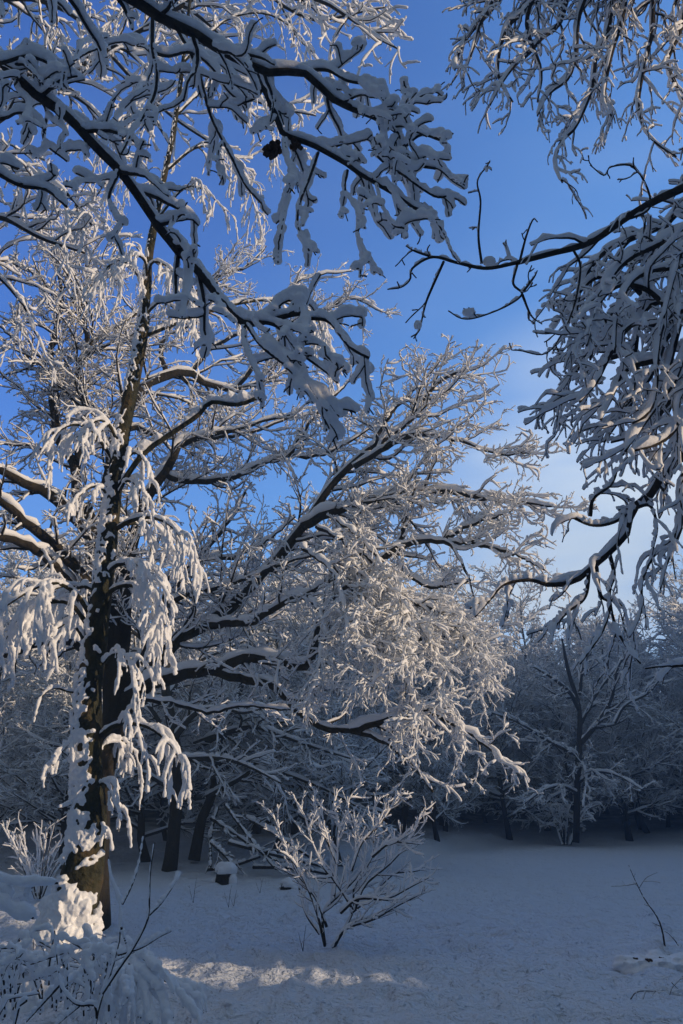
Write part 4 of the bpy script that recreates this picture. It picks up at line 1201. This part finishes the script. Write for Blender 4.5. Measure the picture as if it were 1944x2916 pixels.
# ------------------------------------------------------------------ foreground thicket by the birch foot
def foreground():
    rng = np.random.default_rng(606)
    g = P3(270, 2916); Y_ = 3.9
    base = at(250, 3640, Y_)
    root = empty('thin_shrub', base, 'thin dark-stemmed shrub in front, snow resting in its forks, bottom left', 'shrub')
    St = [[(250, 3680), (256, 3300), (262, 3000), (275, 2900), (292, 2830), (325, 2740), (338, 2690), (346, 2600), (348, 2570), (322, 2530), (308, 2440)],
          [(292, 2830), (345, 2750), (380, 2700), (420, 2620), (425, 2560), (428, 2480), (440, 2400)],
          [(425, 2605), (460, 2570), (500, 2510), (508, 2492)],
          [(335, 2720), (400, 2700), (450, 2670), (487, 2652)],
          [(348, 2575), (375, 2520), (395, 2460), (408, 2380)],
          [(345, 2640), (365, 2710)],
          [(275, 2900), (268, 2862), (220, 2862), (180, 2820), (165, 2760), (155, 2650)],
          [(225, 2865), (195, 2890), (160, 2920)], [(175, 2800), (130, 2850), (75, 2910)], [(-120, 3680), (-60, 3200), (0, 2880), (60, 2840), (110, 2830)], [(75, 2850), (45, 2900), (20, 3200), (0, 3680)]]
    for s in St:
        build_limb(rng, root, lim(s, Y_, Y_ + rng.uniform(-.1, .25), .0052, .0024), [dict(dens=1.2, nmin=0, tr=(.4, .95), fixedlen=(.04, .16), K=5, wig=.08, rr=.5, tip=.6, S=4, sS=5, sn=5, s0=.006)],
                   dict(s0=.008, lump=.35, gap=.03, coat=.5, lift=.75), BARK, S0=7, K0=18, name='stem')
    # bowed heap of brush to the right of the birch foot, matted with snow
    Yb = 6.8
    root = empty('bowed_brush', P3(360, 2850), 'bowed brush matted into a snowy tent, right of the birch foot', 'brush')
    for k in range(26):
        x0 = 385 + rng.uniform(-60, 30); y0 = 2730 + rng.uniform(-25, 40)
        x1 = x0 + rng.uniform(-190, 200); y1 = 2860 + rng.uniform(-60, 90)
        build_limb(rng, root, lim([(x0, y0), ((x0 * 1.4 + x1 * .6) / 2, y0 + (y1 - y0) * .25), ((x0 * .6 + x1 * 1.4) / 2, y0 + (y1 - y0) * .62), (x1, y1)], Yb + rng.uniform(-.2, .3), Yb - rng.uniform(0, .5), .010, .004),
                   [dict(dens=5, tr=(.1, 1), ang=(15, 40), fixedlen=(.15, .4), K=7, wig=.08, trop=(0, 0, -.9), rr=.5, tip=.5, S=4, sS=6, sn=7, s0=.020)],
                   dict(s0=.026, lump=.22, coat=.8, lift=.5), BARK, S0=6, K0=12, name='spray', vox=.010)
    root = empty('foot_thicket', P3(150, 2780), 'knot of low snow-clotted twigs round the foot of the birch', 'brush')
    for k in range(44):
        x0 = rng.uniform(0, 330); y0 = 2800 + rng.uniform(-40, 60)
        hh = rng.uniform(50, 130)
        Yk = rng.uniform(6.2, 8.0)
        build_limb(rng, root, lim([(x0, y0 + 45), (x0, y0), (x0 + rng.uniform(-30, 30), y0 - hh), (x0 + rng.uniform(-80, 80), y0 - hh * .9), (x0 + rng.uniform(-110, 110), y0 - hh * .3)], Yk, Yk - rng.uniform(-.2, .3), .008, .004),
                   [dict(dens=3, tr=(.2, 1), ang=(25, 60), fixedlen=(.08, .25), K=6, wig=.15, trop=(0, 0, -.8), rr=.5, tip=.5, S=4, sS=6, sn=6, s0=.0135)],
                   dict(s0=.021, lump=.35, coat=.6, lift=.6, gap=.1), BARK, S0=6, K0=12, name='spray', vox=.009)
    # snow-loaded twig poking in from the left edge
    root = empty('snowy_branch', at(-60, 2540, 3.4), 'blurred near branch loaded with fat snow pillows at the left edge', 'branch')
    for pts, r in (([(-1500, 2500), (-700, 2460), (-120, 2500), (-20, 2510), (60, 2515), (120, 2495), (165, 2515)], .030), ([(-120, 2560), (-20, 2570), (40, 2600), (95, 2615)], .032), ([(-60, 2500), (0, 2540), (20, 2560)], .030)):
        build_limb(rng, root, lim(pts, 3.4, 3.5, .007, .004), [], dict(s0=r, lump=.22, coat=.6, lift=.25), BARK, S0=6, K0=14, name='twig', vox=.01)
    build_limb(rng, root, lim([(110, 2500), (80, 2540), (70, 2570), (90, 2600)], 3.5, 3.5, .006, .003),
               [dict(dens=14, tr=(.2, 1), ang=(20, 50), fixedlen=(.04, .12), K=5, wig=.1, trop=(0, 0, -1), rr=.6, tip=.5, S=4, sS=6, sn=6, s0=.011)], dict(s0=.012, coat=.8, lift=.3), BARK, S0=6, K0=12, name='twig')


foreground()


# ------------------------------------------------------------------ unseen spruces added beyond the right of the view to shade the near boughs
def buried_tussock():
    root = empty('grass_tussock', P3(1850, 2752), 'snow-buried tussock with three dark gaps, at the right edge below the sapling', 'tussock')
    Pn = P3(1850, 2752)
    V, F = join([blob(Pn + np.array((dx, dy, -.03)), rx, .22, rz, 40 + i, amp=.3, f=3) for i, (dx, dy, rx, rz) in enumerate(((-.12, .12, .22, .13), (.12, .15, .26, .15), (.42, .2, .24, .12)))])
    so = link_mesh('snow', V, F, SNOW, root); add_remesh(so, .012)
    for i, (px, py, s_) in enumerate(((1812, 2742, .022), (1851, 2746, .026), (1887, 2741, .024))):
        c = P3(px, py + 8) + np.array((0, .02, .06))
        V, F = join([blob(c + np.array((a, 0, b_)) * s_, s_ * .8, s_ * .8, s_ * .6, i * 7 + k, nu=8, nv=6, amp=.5, f=4) for k, (a, b_) in enumerate(((0, 0), (.9, .2), (-.7, .4)))])
        link_mesh('dead_grass', V, F, LEAF, root, smooth=False)


buried_tussock()


def spruce(x, y, H, rb, seed, label, t0=.06):  # added tree outside the view, placed to throw shade on near boughs
    rng = np.random.default_rng(seed)
    z0 = float(gh(x, y)) - .1
    root = empty('added_shade_spruce', (x, y, z0), label, 'tree')
    P = np.array([[(x, y, z0), (x, y, z0 + H * .5), (x, y, z0 + H)]]); R = np.array([[.2, .12, .02]])
    V, F = join([bark_of(P, R, 10)])
    link_mesh('trunk', V, F, BARK, root)
    tr = resample(P, np.linspace(0, 1, 12)); rr = resample(R, np.linspace(0, 1, 12))
    l1 = grow(rng, tr, rr, 22, tr=(t0, .99), ang=(80, 105), fixedlen=(rb * .8, rb * 1.1), K=8, wig=.05, trop=(0, 0, -.25), rr=.25, tip=.3, shrink=.88)
    l2 = grow(rng, *l1, 8, tr=(.1, 1), ang=(40, 70), fixedlen=(.25, .6), K=5, wig=.1, trop=(0, 0, -.8), rr=.5, tip=.5, flat=.7)
    V, F = join([bark_of(*l1, 5), bark_of(l2[0], np.maximum(l2[1], .02), 4)])
    link_mesh('crown', V, F, BARK, root)
    V, F = join([snow_of(rng, *l1, .10, S=5, n=7), snow_of(rng, *l2, .085, S=5, n=4)])
    link_mesh('snow', V, F, SNOW_FAR, root)


spruce(8.8, 3.0, 13, 2.1, 2, 'unseen bare-stemmed spruce added beside the full one to shade right boughs', .50)
spruce(7.2, 1.3, 15, 3.0, 1, 'unseen snow-covered spruce added at the right to shade near boughs')

print('polys', sum(len(m.polygons) for m in bpy.data.meshes))


# ------------------------------------------------------------------ thin winter haze
def haze():
    v = [(x, y, z) for x in (-140, 140) for y in (-140, 140) for z in (-1.6, 46)]
    me = bpy.data.meshes.new('haze')
    me.from_pydata(v, [], [(0, 1, 3, 2), (4, 6, 7, 5), (0, 4, 5, 1), (2, 3, 7, 6), (0, 2, 6, 4), (1, 5, 7, 3)])
    m = bpy.data.materials.new('haze'); m.use_nodes = True
    n = m.node_tree; n.nodes.clear()
    o_ = n.nodes.new('ShaderNodeOutputMaterial'); p = n.nodes.new('ShaderNodeVolumePrincipled')
    p.inputs['Color'].default_value = (0.46, 0.70, 1.0, 1)
    p.inputs['Density'].default_value = 0.0058
    p.inputs['Anisotropy'].default_value = 0.1
    n.links.new(p.outputs[0], o_.inputs['Volume'])
    me.materials.append(m)
    o = bpy.data.objects.new('haze', me); COL.objects.link(o)
    tag(o, kind='stuff')


haze()
